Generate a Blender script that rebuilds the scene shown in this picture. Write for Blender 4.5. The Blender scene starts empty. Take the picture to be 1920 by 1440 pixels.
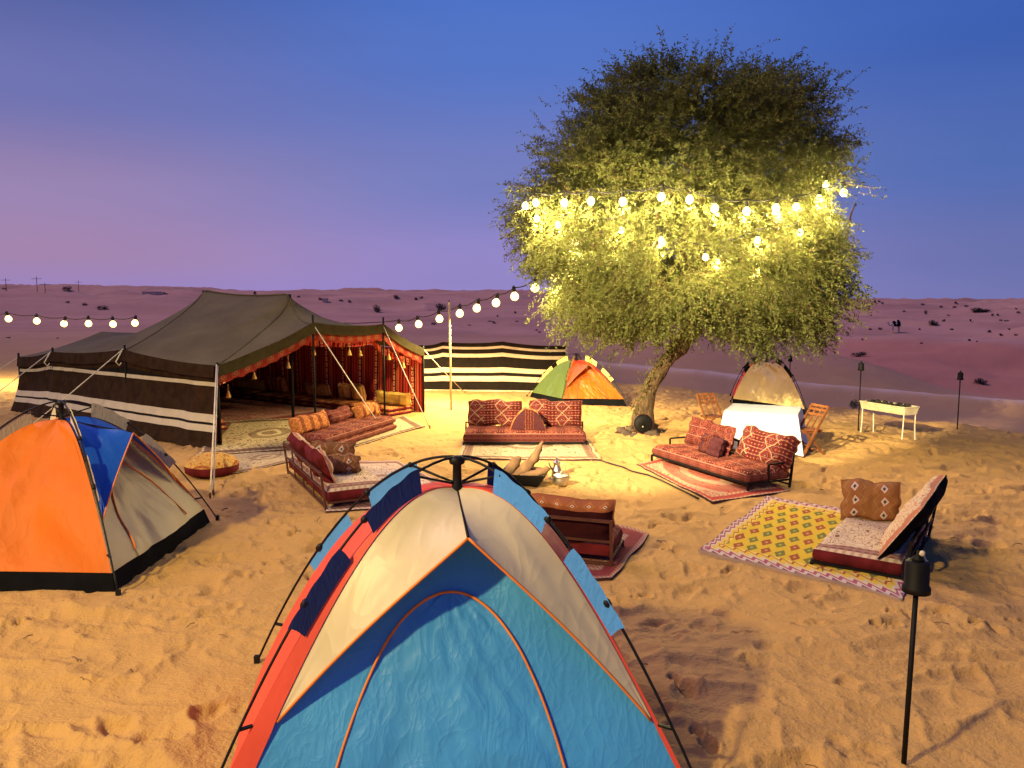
import bpy, math, random
import numpy as np
from mathutils import Vector, Matrix
random.seed(7)
RNG = np.random.default_rng(11)
scene = bpy.context.scene
COL = scene.collection
R = math.radians

# ------------------------------------------------------------------ camera
CAM_H, FPX = 2.6, 1430.0
PITCH = math.atan(148.0 / FPX)
cam_d = bpy.data.cameras.new("camera")
cam_d.sensor_width = 36.0
cam_d.lens = 36.0 * FPX / 1920.0
cam_d.clip_start, cam_d.clip_end = 0.05, 6000.0
cam = bpy.data.objects.new("camera", cam_d)
COL.objects.link(cam)
cam.location = (0, 0, CAM_H)
cam.rotation_euler = (math.pi / 2 - PITCH, 0, 0)
scene.camera = cam

# ------------------------------------------------------------------ world: dusk sky
def s2l(c):
    return tuple(((v / 255.0) / 12.92 if v / 255.0 <= 0.04045 else ((v / 255.0 + 0.055) / 1.055) ** 2.4) for v in c)

world = bpy.data.worlds.new("World")
scene.world = world
world.use_nodes = True
wn, wl = world.node_tree.nodes, world.node_tree.links
wn.clear()
w_out = wn.new("ShaderNodeOutputWorld")
w_bg = wn.new("ShaderNodeBackground")
w_bg.inputs["Strength"].default_value = 1.07
w_tc = wn.new("ShaderNodeTexCoord")
w_sep = wn.new("ShaderNodeSeparateXYZ")
wl.new(w_tc.outputs["Generated"], w_sep.inputs[0])

def w_ramp(stops):
    n = wn.new("ShaderNodeValToRGB")
    n.color_ramp.interpolation = 'EASE'
    while len(n.color_ramp.elements) < len(stops):
        n.color_ramp.elements.new(0.5)
    for e, (p, c) in zip(n.color_ramp.elements, stops):
        e.position = p
        e.color = s2l(c) + (1,)
    wl.new(w_sep.outputs["Z"], n.inputs[0])
    return n.outputs[0]

sky_mid = w_ramp([(0.0, (146, 132, 194)), (0.05, (144, 132, 194)), (0.16, (114, 124, 188)), (0.30, (82, 114, 192)), (0.42, (66, 106, 194)), (1.0, (26, 56, 134))])
sky_left = w_ramp([(0.0, (146, 126, 186)), (0.06, (160, 130, 170)), (0.13, (148, 128, 172)), (0.23, (108, 112, 172)), (0.40, (52, 78, 144)), (1.0, (24, 48, 112))])
sky_right = w_ramp([(0.0, (112, 114, 170)), (0.05, (104, 112, 170)), (0.16, (78, 104, 172)), (0.30, (58, 92, 172)), (0.42, (44, 80, 164)), (1.0, (24, 50, 122))])

def w_map(a, b):
    n = wn.new("ShaderNodeMapRange")
    n.interpolation_type = 'SMOOTHSTEP'
    n.inputs["From Min"].default_value = a
    n.inputs["From Max"].default_value = b
    wl.new(w_sep.outputs["X"], n.inputs["Value"])
    return n.outputs["Result"]

def w_mix(f, a, b):
    n = wn.new("ShaderNodeMix")
    n.data_type = 'RGBA'
    wl.new(f, n.inputs[0])
    wl.new(a, n.inputs[6])
    wl.new(b, n.inputs[7])
    return n.outputs[2]

sky_c = w_mix(w_map(-0.02, -0.55), sky_mid, sky_left)
sky_c = w_mix(w_map(0.05, 0.58), sky_c, sky_right)
# faint streaks of dust haze in the air
w_mp = wn.new("ShaderNodeMapping"); w_mp.inputs["Scale"].default_value = (1.2, 1.2, 9.0)
wl.new(w_tc.outputs["Generated"], w_mp.inputs[0])
w_nz = wn.new("ShaderNodeTexNoise"); w_nz.inputs["Scale"].default_value = 2.2; w_nz.inputs["Detail"].default_value = 4.0
wl.new(w_mp.outputs[0], w_nz.inputs["Vector"])
w_rg = wn.new("ShaderNodeMapRange"); w_rg.inputs["From Min"].default_value = 0.3; w_rg.inputs["From Max"].default_value = 0.7
w_rg.inputs["To Min"].default_value = 0.97; w_rg.inputs["To Max"].default_value = 1.03
wl.new(w_nz.outputs["Fac"], w_rg.inputs["Value"])
w_sc = wn.new("ShaderNodeVectorMath"); w_sc.operation = 'SCALE'
wl.new(sky_c, w_sc.inputs[0]); wl.new(w_rg.outputs[0], w_sc.inputs["Scale"])
sky_c = w_sc.outputs[0]
wl.new(sky_c, w_bg.inputs["Color"])
wl.new(w_bg.outputs[0], w_out.inputs[0])

# broad violet afterglow of the dusk sky, from the left (the sun has set)
sun_d = bpy.data.lights.new("afterglow_sun", 'SUN')
sun_d.energy = 1.7
sun_d.angle = R(24)
sun_d.color = (0.95, 0.66, 0.72)
sun = bpy.data.objects.new("afterglow_sun", sun_d)
COL.objects.link(sun)
sun_dir = Vector((0.58, -0.22, -0.78))
sun.rotation_euler = sun_dir.to_track_quat('-Z', 'Y').to_euler()

scene.view_settings.view_transform = 'Standard'
scene.view_settings.look = 'None'
scene.view_settings.exposure = 0.0
scene.view_settings.gamma = 1.0
scene.view_settings.use_curve_mapping = False
scene.render.engine = 'CYCLES'
scene.cycles.use_denoising = True
scene.cycles.max_bounces = 5
scene.cycles.diffuse_bounces = 3
scene.cycles.glossy_bounces = 2
scene.cycles.transmission_bounces = 3
scene.cycles.sample_clamp_indirect = 4.0
scene.cycles.use_light_tree = True
FLOOD_W = 11800.0
TREE_FLOOD_W = 66000.0      # flood lamp on the post left of the camp
BULB_W = 23.0         # each festoon lamp

# ------------------------------------------------------------------ geometry helpers
CP, SP = math.cos(PITCH), math.sin(PITCH)
def ray(px, py):
    dx, dv = (px - 960.0) / FPX, (720.0 - py) / FPX
    return Vector((dx, CP + dv * SP, -SP + dv * CP))
def G(px, py, z=0.0):
    d = ray(px, py)
    t = (z - CAM_H) / d.z
    return Vector((d.x * t, d.y * t, z))
def P(px, py, Y):
    d = ray(px, py)
    t = Y / d.y
    return Vector((d.x * t, Y, CAM_H + d.z * t))
def lerp(a, b, t):
    return a + (b - a) * t
def sstep(a, b, x):
    t = min(1.0, max(0.0, (x - a) / (b - a)))
    return t * t * (3 - 2 * t)

def hash2(ix, iy, seed=0):
    h = (ix.astype(np.int64) * 374761393 + iy.astype(np.int64) * 668265263 + seed * 982451653) & 0x7fffffff
    h = ((h ^ (h >> 13)) * 1274126177) & 0x7fffffff
    return ((h ^ (h >> 16)) & 0xffff) / 65535.0
def vnoise(x, y, seed=0):
    x = np.asarray(x, float); y = np.asarray(y, float)
    ix, iy = np.floor(x), np.floor(y)
    fx, fy = x - ix, y - iy
    ux, uy = fx * fx * fx * (fx * (fx * 6 - 15) + 10), fy * fy * fy * (fy * (fy * 6 - 15) + 10)
    a, b = hash2(ix, iy, seed), hash2(ix + 1, iy, seed)
    c, d = hash2(ix, iy + 1, seed), hash2(ix + 1, iy + 1, seed)
    return (a + (b - a) * ux) * (1 - uy) + (c + (d - c) * ux) * uy
def fbm(x, y, oct=4, seed=0):
    s, a, t = 0, 1.0, 0
    for o in range(oct):
        s = s + a * vnoise(x * 2 ** o + 17.3 * o, y * 2 ** o - 9.1 * o, seed + o)
        t += a; a *= 0.5
    return s / t
def n1(x, y=0.0, seed=0):
    return float(vnoise(np.array([x]), np.array([y]), seed)[0])

class MB:
    """collects verts / faces / uvs / material indices, then links ONE mesh"""
    def __init__(s):
        s.v, s.f, s.uv, s.m = [], [], [], []
    def add(s, vs, fs, uvs=None, mi=0):
        o = len(s.v)
        s.v += [tuple(p) for p in vs]
        s.uv += [tuple(u) for u in uvs] if uvs else [(0.0, 0.0)] * len(vs)
        for f in fs:
            s.f.append(tuple(i + o for i in f)); s.m.append(mi)
        return s
    def box(s, c, size, rot=None, mi=0, taper=1.0):
        hx, hy, hz = size[0] / 2, size[1] / 2, size[2] / 2
        vs = []
        for z in (-1, 1):
            k = taper if z > 0 else 1.0
            for x, y in ((-1, -1), (1, -1), (1, 1), (-1, 1)):
                p = Vector((x * hx * k, y * hy * k, z * hz))
                if rot is not None: p = rot @ p
                vs.append(p + Vector(c))
        return s.add(vs, [(3, 2, 1, 0), (4, 5, 6, 7), (0, 1, 5, 4), (1, 2, 6, 5), (2, 3, 7, 6), (3, 0, 4, 7)],
                     [(0, 0), (1, 0), (1, 1), (0, 1)] * 2, mi)
    def bar(s, a, b, wd=0.03, ht=None, mi=0):
        a, b = Vector(a), Vector(b)
        d = b - a
        q = d.to_track_quat('Z', 'Y').to_matrix()
        return s.box((a + b) / 2, (wd, ht or wd, d.length), q, mi)
    def tube(s, pts, r, n=8, mi=0, cap=True, vscale=1.0):
        pts = [Vector(p) for p in pts]
        rs = r if isinstance(r, (list, tuple)) else [r] * len(pts)
        vs, uvs, fs = [], [], []
        up = Vector((0, 0, 1))
        prev = None
        L = 0
        for i, p in enumerate(pts):
            t = (pts[min(i + 1, len(pts) - 1)] - pts[max(i - 1, 0)])
            if t.length < 1e-9: t = Vector((0, 0, 1))
            t.normalize()
            if prev is None:
                ref = up if abs(t.z) < 0.95 else Vector((1, 0, 0))
                prev = t.cross(ref).normalized()
            else:
                prev = (prev - t * prev.dot(t)).normalized()
            bn = t.cross(prev)
            if i: L += (p - pts[i - 1]).length
            for k in range(n):
                a = 2 * math.pi * k / n
                vs.append(p + prev * (math.cos(a) * rs[i]) + bn * (math.sin(a) * rs[i]))
                uvs.append((k / n, L * vscale))
        for i in range(len(pts) - 1):
            for k in range(n):
                k2 = (k + 1) % n
                fs.append((i * n + k, i * n + k2, (i + 1) * n + k2, (i + 1) * n + k))
        if cap:
            fs.append(tuple(range(n - 1, -1, -1)))
            fs.append(tuple(range((len(pts) - 1) * n, len(pts) * n)))
        return s.add(vs, fs, uvs, mi)
    def lathe(s, prof, c=(0, 0, 0), n=20, mi=0, rot=None, cap=True):
        vs, fs, uvs = [], [], []
        for i, (r, z) in enumerate(prof):
            for k in range(n):
                a = 2 * math.pi * k / n
                p = Vector((r * math.cos(a), r * math.sin(a), z))
                if rot is not None: p = rot @ p
                vs.append(p + Vector(c)); uvs.append((k / n, i / max(1, len(prof) - 1)))
        for i in range(len(prof) - 1):
            for k in range(n):
                k2 = (k + 1) % n
                fs.append((i * n + k, i * n + k2, (i + 1) * n + k2, (i + 1) * n + k))
        if cap:
            fs.append(tuple(range(n - 1, -1, -1)))
            fs.append(tuple(range((len(prof) - 1) * n, len(prof) * n)))
        return s.add(vs, fs, uvs, mi)
    def grid(s, fn, nu, nv, mi=0, mfn=None, uvfn=None):
        """fn(u,v)->point for u,v in 0..1"""
        vs, uvs = [], []
        for j in range(nv + 1):
            for i in range(nu + 1):
                u, v = i / nu, j / nv
                vs.append(fn(u, v)); uvs.append(uvfn(u, v) if uvfn else (u, v))
        o = len(s.v)
        s.v += [tuple(p) for p in vs]; s.uv += uvs
        for j in range(nv):
            for i in range(nu):
                a = o + j * (nu + 1) + i
                s.f.append((a, a + 1, a + nu + 2, a + nu + 1))
                s.m.append(mfn((i + .5) / nu, (j + .5) / nv) if mfn else mi)
        return s
    def blob(s, c, r, n=8, rough=0.25, seed=0, mi=0, squash=(1, 1, 1)):
        vs, fs = [], []
        m = max(4, n // 2 + 1)
        for j in range(m + 1):
            th = math.pi * j / m
            for k in range(n):
                a = 2 * math.pi * k / n
                d = Vector((math.sin(th) * math.cos(a), math.sin(th) * math.sin(a), math.cos(th)))
                rr = r * (1 + rough * (n1(d.x * 2.1 + seed * 3.7 + 50, d.y * 2.1 + d.z * 1.7 + 50, seed) - 0.5) * 2)
                vs.append(Vector(c) + Vector((d.x * squash[0], d.y * squash[1], d.z * squash[2])) * rr)
        for j in range(m):
            for k in range(n):
                k2 = (k + 1) % n
                fs.append((j * n + k, (j + 1) * n + k, (j + 1) * n + k2, j * n + k2))
        return s.add(vs, fs, None, mi)
    def build(s, name, mats, parent=None, smooth=False):
        me = bpy.data.meshes.new(name)
        me.from_pydata(s.v, [], s.f)
        mats = mats if isinstance(mats, (list, tuple)) else [mats]
        for m in mats: me.materials.append(m)
        if len(mats) > 1:
            me.polygons.foreach_set("material_index", s.m)
        uvl = me.uv_layers.new(name="UVMap")
        li = np.empty(len(me.loops), np.int32)
        me.loops.foreach_get("vertex_index", li)
        uvl.data.foreach_set("uv", np.array(s.uv, np.float32)[li].ravel())
        if smooth:
            me.polygons.foreach_set("use_smooth", [True] * len(me.polygons))
        me.update()
        o = bpy.data.objects.new(name, me)
        COL.objects.link(o)
        if parent is not None: o.parent = parent
        return o

def tag(o, label, cat=None, group=None, kind=None):
    if label: o["label"] = label
    if cat: o["category"] = cat
    if group: o["group"] = group
    if kind: o["kind"] = kind
    return o
def thing(name, label, cat, loc=(0, 0, 0), rotz=0.0, group=None):
    o = bpy.data.objects.new(name, None)
    o.empty_display_size = 0.2
    COL.objects.link(o)
    o.location = loc
    o.rotation_euler = (0, 0, rotz)
    return tag(o, label, cat, group)
def copy_tree(o, parent=None):
    c = o.copy(); COL.objects.link(c); c.parent = parent
    for ch in [x for x in CHILDREN_OF(o)]: copy_tree(ch, c)
    return c
def CHILDREN_OF(o):
    return [x for x in bpy.data.objects if x.parent == o]

# ------------------------------------------------------------------ materials
class NT:
    def __init__(s, name, rough=0.8, spec=0.3):
        s.mat = bpy.data.materials.new(name)
        s.mat.use_nodes = True
        s.n, s.l = s.mat.node_tree.nodes, s.mat.node_tree.links
        s.b = s.n["Principled BSDF"]
        s.b.inputs["Roughness"].default_value = rough
        s.b.inputs["Specular IOR Level"].default_value = spec
        s._uv = s._ob = None
    def put(s, sock, v):
        if isinstance(v, bpy.types.NodeSocket): s.l.new(v, sock)
        elif isinstance(v, (tuple, list)) and sock.type == 'RGBA': sock.default_value = tuple(v[:3]) + (1,)
        else: sock.default_value = v
    def uv(s):
        if s._uv is None:
            s._uv = s.n.new("ShaderNodeTexCoord")
        return s._uv.outputs["UV"]
    def ob(s):
        if s._uv is None:
            s._uv = s.n.new("ShaderNodeTexCoord")
        return s._uv.outputs["Object"]
    def sep(s, vec):
        n = s.n.new("ShaderNodeSeparateXYZ"); s.put(n.inputs[0], vec); return n.outputs[0], n.outputs[1], n.outputs[2]
    def vec(s, x, y, z=0.0):
        n = s.n.new("ShaderNodeCombineXYZ")
        for k, v in enumerate((x, y, z)): s.put(n.inputs[k], v)
        return n.outputs[0]
    def m(s, op, a, b=0.0, c=0.0):
        n = s.n.new("ShaderNodeMath"); n.operation = op
        s.put(n.inputs[0], a)
        if len(n.inputs) > 1: s.put(n.inputs[1], b)
        if len(n.inputs) > 2: s.put(n.inputs[2], c)
        return n.outputs[0]
    def mapv(s, vec, scale=(1, 1, 1), loc=(0, 0, 0), rot=(0, 0, 0)):
        n = s.n.new("ShaderNodeMapping"); s.put(n.inputs[0], vec)
        n.inputs["Scale"].default_value = scale; n.inputs["Location"].default_value = loc; n.inputs["Rotation"].default_value = rot
        return n.outputs[0]
    def noise(s, vec, scale=5.0, detail=3.0, rough=0.5, dist=0.0, color=False):
        n = s.n.new("ShaderNodeTexNoise"); s.put(n.inputs["Vector"], vec)
        n.inputs["Scale"].default_value = scale; n.inputs["Detail"].default_value = detail
        n.inputs["Roughness"].default_value = rough; n.inputs["Distortion"].default_value = dist
        return n.outputs["Color" if color else "Fac"]
    def voro(s, vec, scale=5.0, feature='F1', out="Distance", metric=None, rnd=1.0):
        n = s.n.new("ShaderNodeTexVoronoi"); s.put(n.inputs["Vector"], vec); n.feature = feature
        n.inputs["Scale"].default_value = scale; n.inputs["Randomness"].default_value = rnd
        if metric: n.distance = metric
        return n.outputs[out]
    def ramp(s, fac, stops, interp='LINEAR'):
        n = s.n.new("ShaderNodeValToRGB"); n.color_ramp.interpolation = interp
        while len(n.color_ramp.elements) < len(stops): n.color_ramp.elements.new(0.5)
        for e, (p, c) in zip(n.color_ramp.elements, stops):
            e.position = p; e.color = tuple(c[:3]) + (1,)
        s.put(n.inputs[0], fac); return n.outputs[0]
    def mix(s, f, a, b, mode='MIX'):
        n = s.n.new("ShaderNodeMix"); n.data_type = 'RGBA'; n.blend_type = mode
        s.put(n.inputs[0], f); s.put(n.inputs[6], a); s.put(n.inputs[7], b); return n.outputs[2]
    def bump(s, h, strength=0.3, dist=0.02):
        n = s.n.new("ShaderNodeBump"); n.inputs["Strength"].default_value = strength; n.inputs["Distance"].default_value = dist
        s.put(n.inputs["Height"], h); s.l.new(n.outputs[0], s.b.inputs["Normal"]); return s
    def color(s, c):
        s.put(s.b.inputs["Base Color"], c); return s
    def tri(s, x):          # triangle wave 0..1..0 with period 1
        return s.m('MULTIPLY', s.m('ABSOLUTE', s.m('SUBTRACT', s.m('FRACT', x), 0.5)), 2.0)

def plain(name, c, rough=0.7, metal=0.0, var=0.12, bs=0.0, bscale=40.0, spec=0.3):
    t = NT(name, rough, spec)
    t.b.inputs["Metallic"].default_value = metal
    nz = t.noise(t.ob(), 6.0, 4.0)
    lo = tuple(v * (1 - var) for v in c); hi = tuple(min(1, v * (1 + var)) for v in c)
    t.color(t.ramp(nz, [(0.3, lo), (0.7, hi)]))
    if bs: t.bump(t.noise(t.ob(), bscale, 3.0), bs, 0.01)
    return t.mat

def nylon(name, c, rough=0.42, crease=0.35, scale=5.0, trans=0.12, fine=0.5):
    """thin tent cloth: creased, slightly see-through to light, faint sheen"""
    t = NT(name, rough, 0.28)
    o = t.ob()
    def ridged(sc, rot, stretch, pw):
        p = t.mapv(o, (stretch, stretch, 1.0), (0, 0, 0), rot)
        nz = t.noise(p, sc, 1.5, 0.45, 1.1)
        r = t.m('SUBTRACT', 1.0, t.m('ABSOLUTE', t.m('MULTIPLY', t.m('SUBTRACT', nz, 0.5), 5.0)))
        return t.m('POWER', t.m('MAXIMUM', r, 0.0), pw)
    h = t.m('ADD', ridged(scale * .5, (.25, .35, 0), 3.2, 2.0), t.m('MULTIPLY', ridged(scale * .55, (-.5, -.6, .3), 2.6, 2.5), 0.8))
    h = t.m('ADD', h, t.m('MULTIPLY', ridged(scale * 1.1, (.9, .2, .5), 2.0, 3.0), fine))
    h = t.m('ADD', t.m('MULTIPLY', h, 0.5), t.m('MULTIPLY', t.noise(o, 2.5, 2.0), 1.2))
    t.bump(h, crease, 0.03)
    nz = t.noise(o, 1.6, 3.0)
    t.color(t.ramp(nz, [(0.3, tuple(v * 0.88 for v in c)), (0.7, tuple(min(1, v * 1.08) for v in c))]))
    if trans:
        tr = t.n.new("ShaderNodeBsdfTranslucent"); tr.inputs[0].default_value = tuple(c) + (1,)
        mx = t.n.new("ShaderNodeMixShader"); mx.inputs[0].default_value = trans
        out = t.n["Material Output"]
        t.l.new(t.b.outputs[0], mx.inputs[1]); t.l.new(tr.outputs[0], mx.inputs[2]); t.l.new(mx.outputs[0], out.inputs[0])
    return t.mat

def weave_bump(t, k=1.0):
    u, v, _ = t.sep(t.uv())
    nz = t.noise(t.ob(), 55.0, 3.0)
    nz2 = t.noise(t.ob(), 9.0, 2.0)
    t.bump(t.m('ADD', nz, t.m('MULTIPLY', nz2, 1.5)), 0.45 * k, 0.012)

RED, DRED, NAVY = (0.125, 0.010, 0.013), (0.055, 0.007, 0.009), (0.015, 0.015, 0.03)
CREAM, ORNG, PINK = (0.36, 0.24, 0.15), (0.25, 0.055, 0.02), (0.25, 0.085, 0.07)

def kilim(name, ru, rv, stops=None, lines=True, base=RED, band=5.0):
    """woven geometric cloth: nested diamonds in bands, thin pale lines"""
    t = NT(name, 0.92, 0.1)
    u, v, _ = t.sep(t.uv())
    nzw = t.m('MULTIPLY', t.m('SUBTRACT', t.noise(t.uv(), 9.0, 2.0), 0.5), 0.06)
    U, V = t.m('MULTIPLY', t.m('ADD', u, nzw), ru), t.m('MULTIPLY', t.m('ADD', v, nzw), rv)
    d = t.m('ADD', t.tri(U), t.tri(V))
    st = stops or [(0.0, CREAM), (0.10, NAVY), (0.22, base), (0.40, PINK), (0.46, DRED), (0.62, base), (0.78, ORNG), (0.86, base), (0.94, CREAM)]
    c1 = t.ramp(t.m('FRACT', d), st, 'CONSTANT')
    # alternating fields of fine checks
    chk = t.ramp(t.m('MULTIPLY', t.tri(t.m('MULTIPLY', U, 4.0)), t.tri(t.m('MULTIPLY', V, 5.0))), [(0.0, DRED), (0.22, base), (0.5, ORNG), (0.72, CREAM)], 'CONSTANT')
    sel = t.m('GREATER_THAN', t.m('FRACT', t.m('MULTIPLY', U, 0.5)), 0.58)
    c = t.mix(sel, c1, chk)
    if lines:
        ln = t.m('GREATER_THAN', t.tri(t.m('MULTIPLY', v, band)), 0.93)
        c = t.mix(ln, c, (0.28, 0.14, 0.11))
    wear = t.noise(t.ob(), 14.0, 4.0)
    c = t.mix(t.m('MULTIPLY', wear, 0.35), c, (0.12, 0.04, 0.03))
    t.color(c)
    weave_bump(t)
    return t.mat

def persian(name, field, motif, border, border2, scale=16.0, medal=True, bw=0.13, dens=0.5, mr=0.22):
    """floral carpet: busy motif field, medallion, banded border"""
    t = NT(name, 0.95, 0.08)
    u, v, _ = t.sep(t.uv())
    eu = t.m('MINIMUM', u, t.m('SUBTRACT', 1.0, u)); ev = t.m('MINIMUM', v, t.m('SUBTRACT', 1.0, v))
    edge = t.m('MINIMUM', eu, ev)
    p = t.mapv(t.uv(), (scale, scale, 1))
    cell = t.voro(p, 1.0, 'F1', "Distance", None, 0.55)
    nz = t.noise(p, 1.7, 3.0, 0.6, 0.8)
    k = t.m('ADD', t.m('MULTIPLY', cell, 0.75), t.m('MULTIPLY', nz, 0.6))
    c = t.ramp(k, [(0.0, border), (0.42, motif), (0.42 + 0.14 * dens, field), (0.56 + 0.10 * dens, border), (0.60 + 0.10 * dens, field), (0.74 + 0.08 * dens, motif), (0.78 + 0.10 * dens, border2)], 'CONSTANT')
    if medal:
        du, dv = t.m('SUBTRACT', u, 0.5), t.m('SUBTRACT', v, 0.5)
        rr = t.m('SQRT', t.m('ADD', t.m('MULTIPLY', du, du), t.m('MULTIPLY', t.m('MULTIPLY', dv, dv), 1.6)))
        rr = t.m('ADD', rr, t.m('MULTIPLY', t.m('SUBTRACT', t.noise(p, 0.8, 2.0), 0.5), 0.05))
        rr = t.m('MULTIPLY', rr, 0.22 / mr)
        ring = t.ramp(rr, [(0.0, border), (0.07, field), (0.11, motif), (0.15, border), (0.19, field), (0.2, border2), (0.22, (0, 0, 0))], 'CONSTANT')
        c = t.mix(t.m('MULTIPLY', t.m('LESS_THAN', rr, 0.22), 0.65), c, ring)
    bz = t.ramp(t.m('DIVIDE', edge, bw), [(0.0, border2), (0.10, field), (0.2, border), (0.30, motif), (0.36, border), (0.62, motif), (0.70, field), (0.78, border2), (0.9, field)], 'CONSTANT')
    bz = t.mix(t.m('MULTIPLY', t.m('GREATER_THAN', t.tri(t.m('MULTIPLY', t.m('ADD', u, v), scale * 1.3)), 0.55), 0.6), bz, motif)
    c = t.mix(t.m('LESS_THAN', edge, bw), c, bz)
    c = t.mix(t.m('MULTIPLY', t.noise(t.ob(), 5.0, 4.0), 0.3), c, tuple(x * 0.5 + 0.05 for x in field))
    t.color(c)
    weave_bump(t)
    return t.mat

def stripes_mat(name):
    """red tent lining: vertical woven stripes with motif columns"""
    t = NT(name, 0.95, 0.08)
    u, v, _ = t.sep(t.uv())          # u in metres along the wall, v in metres up
    f = t.m('FRACT', t.m('DIVIDE', u, 0.62))
    c = t.ramp(f, [(0.0, DRED), (0.10, (0.28, 0.03, 0.02)), (0.17, (0.03, 0.012, 0.015)), (0.24, (0.36, 0.05, 0.03)), (0.31, (0.40, 0.17, 0.07)), (0.34, (0.22, 0.03, 0.03)),
                   (0.41, (0.34, 0.13, 0.05)), (0.44, (0.03, 0.012, 0.015)), (0.53, (0.33, 0.03, 0.02)), (0.60, (0.10, 0.012, 0.014)), (0.66, (0.30, 0.04, 0.03)), (0.74, (0.03, 0.015, 0.02)), (0.80, (0.26, 0.03, 0.03)), (0.88, (0.12, 0.015, 0.015)), (0.95, (0.30, 0.035, 0.02))], 'CONSTANT')
    # column of small pale squares with dark hearts
    col = t.m('MULTIPLY', t.m('GREATER_THAN', f, 0.52), t.m('LESS_THAN', f, 0.64))
    a = t.m('ABSOLUTE', t.m('DIVIDE', t.m('SUBTRACT', f, 0.58), 0.06))
    b = t.m('ABSOLUTE', t.m('MULTIPLY', t.m('SUBTRACT', t.m('FRACT', t.m('DIVIDE', v, 0.15)), 0.5), 2.4))
    mx = t.m('MAXIMUM', a, b)
    sq = t.m('MULTIPLY', t.m('LESS_THAN', mx, 0.85), t.m('GREATER_THAN', mx, 0.42))
    c = t.mix(t.m('MULTIPLY', sq, col), c, (0.55, 0.40, 0.24))
    c = t.mix(t.m('MULTIPLY', t.noise(t.mapv(t.uv(), (40, 3, 1)), 1.0, 3.0), 0.3), c, (0.06, 0.012, 0.012))
    c = t.mix(1.0, c, (2.5, 2.1, 1.9), 'MULTIPLY')  # whole lining brightened to stand in for light missing inside the tent
    t.color(c)
    weave_bump(t, 0.6)
    return t.mat

def valance_mat(name):
    t = NT(name, 0.9, 0.1)
    u, v, _ = t.sep(t.uv())
    fu = t.m('SUBTRACT', t.m('FRACT', t.m('DIVIDE', u, 0.26)), 0.5)
    fv = t.m('SUBTRACT', v, 0.5)
    rr = t.m('SQRT', t.m('ADD', t.m('MULTIPLY', fu, fu), t.m('MULTIPLY', t.m('MULTIPLY', fv, fv), 0.7)))
    c = t.ramp(rr, [(0.0, (0.5, 0.1, 0.03)), (0.08, (0.75, 0.55, 0.25)), (0.2, (0.25, 0.03, 0.02)), (0.26, (0.7, 0.38, 0.16)), (0.33, (0.42, 0.05, 0.03)), (0.43, (0.5, 0.09, 0.04))], 'CONSTANT')
    t.color(t.mix(t.m('MULTIPLY', t.noise(t.ob(), 22.0, 3.0), 0.5), t.mix(1.0, c, (0.34, 0.2, 0.2), 'MULTIPLY'), (0.20, 0.02, 0.018)))
    return t.mat

def yellow_rug_mat(name):
    t = NT(name, 0.95, 0.08)
    u, v, _ = t.sep(t.uv())
    wob = t.m('MULTIPLY', t.m('SUBTRACT', t.noise(t.uv(), 14.0, 2.0), 0.5), 0.014)
    U, V = t.m('MULTIPLY', t.m('ADD', u, wob), 13.0), t.m('MULTIPLY', t.m('ADD', v, wob), 9.0)
    row = t.m('FLOOR', V)
    Us = t.m('ADD', U, t.m('MULTIPLY', t.m('MODULO', row, 2.0), 0.5))
    du = t.m('ABSOLUTE', t.m('SUBTRACT', t.m('FRACT', Us), 0.5)); dv = t.m('ABSOLUTE', t.m('SUBTRACT', t.m('FRACT', V), 0.5))
    d = t.m('ADD', du, t.m('MULTIPLY', dv, 0.9))
    alt = t.m('MODULO', t.m('ADD', t.m('FLOOR', Us), row), 2.0)
    g = t.mix(alt, (0.115, 0.135, 0.045), (0.26, 0.055, 0.035))
    hr = t.mix(alt, (0.34, 0.33, 0.08), (0.48, 0.26, 0.14))
    c = t.mix(t.m('LESS_THAN', d, 0.40), (0.58, 0.40, 0.04), g)
    c = t.mix(t.m('LESS_THAN', d, 0.12), c, hr)
    eu = t.m('MINIMUM', u, t.m('SUBTRACT', 1.0, u)); ev = t.m('MINIMUM', v, t.m('SUBTRACT', 1.0, v))
    edge = t.m('MINIMUM', t.m('MULTIPLY', eu, 1.35), ev)
    along = t.m('ADD', u, v)
    zig = t.m('ADD', edge, t.m('MULTIPLY', t.tri(t.m('MULTIPLY', along, 16.0)), 0.03))
    b = t.ramp(zig, [(0.0, (0.20, 0.06, 0.16)), (0.022, (0.50, 0.42, 0.42)), (0.04, (0.30, 0.05, 0.15)), (0.062, (0.55, 0.46, 0.34)), (0.085, (0.62, 0.42, 0.06)), (0.11, (0.30, 0.07, 0.05)), (0.125, (0.68, 0.50, 0.14))], 'CONSTANT')
    c = t.mix(t.m('LESS_THAN', edge, 0.12), c, b)
    c = t.mix(t.m('MULTIPLY', t.noise(t.uv(), 60.0, 2.0), 0.3), c, (0.35, 0.24, 0.05))
    t.color(c)
    weave_bump(t)
    return t.mat

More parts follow.
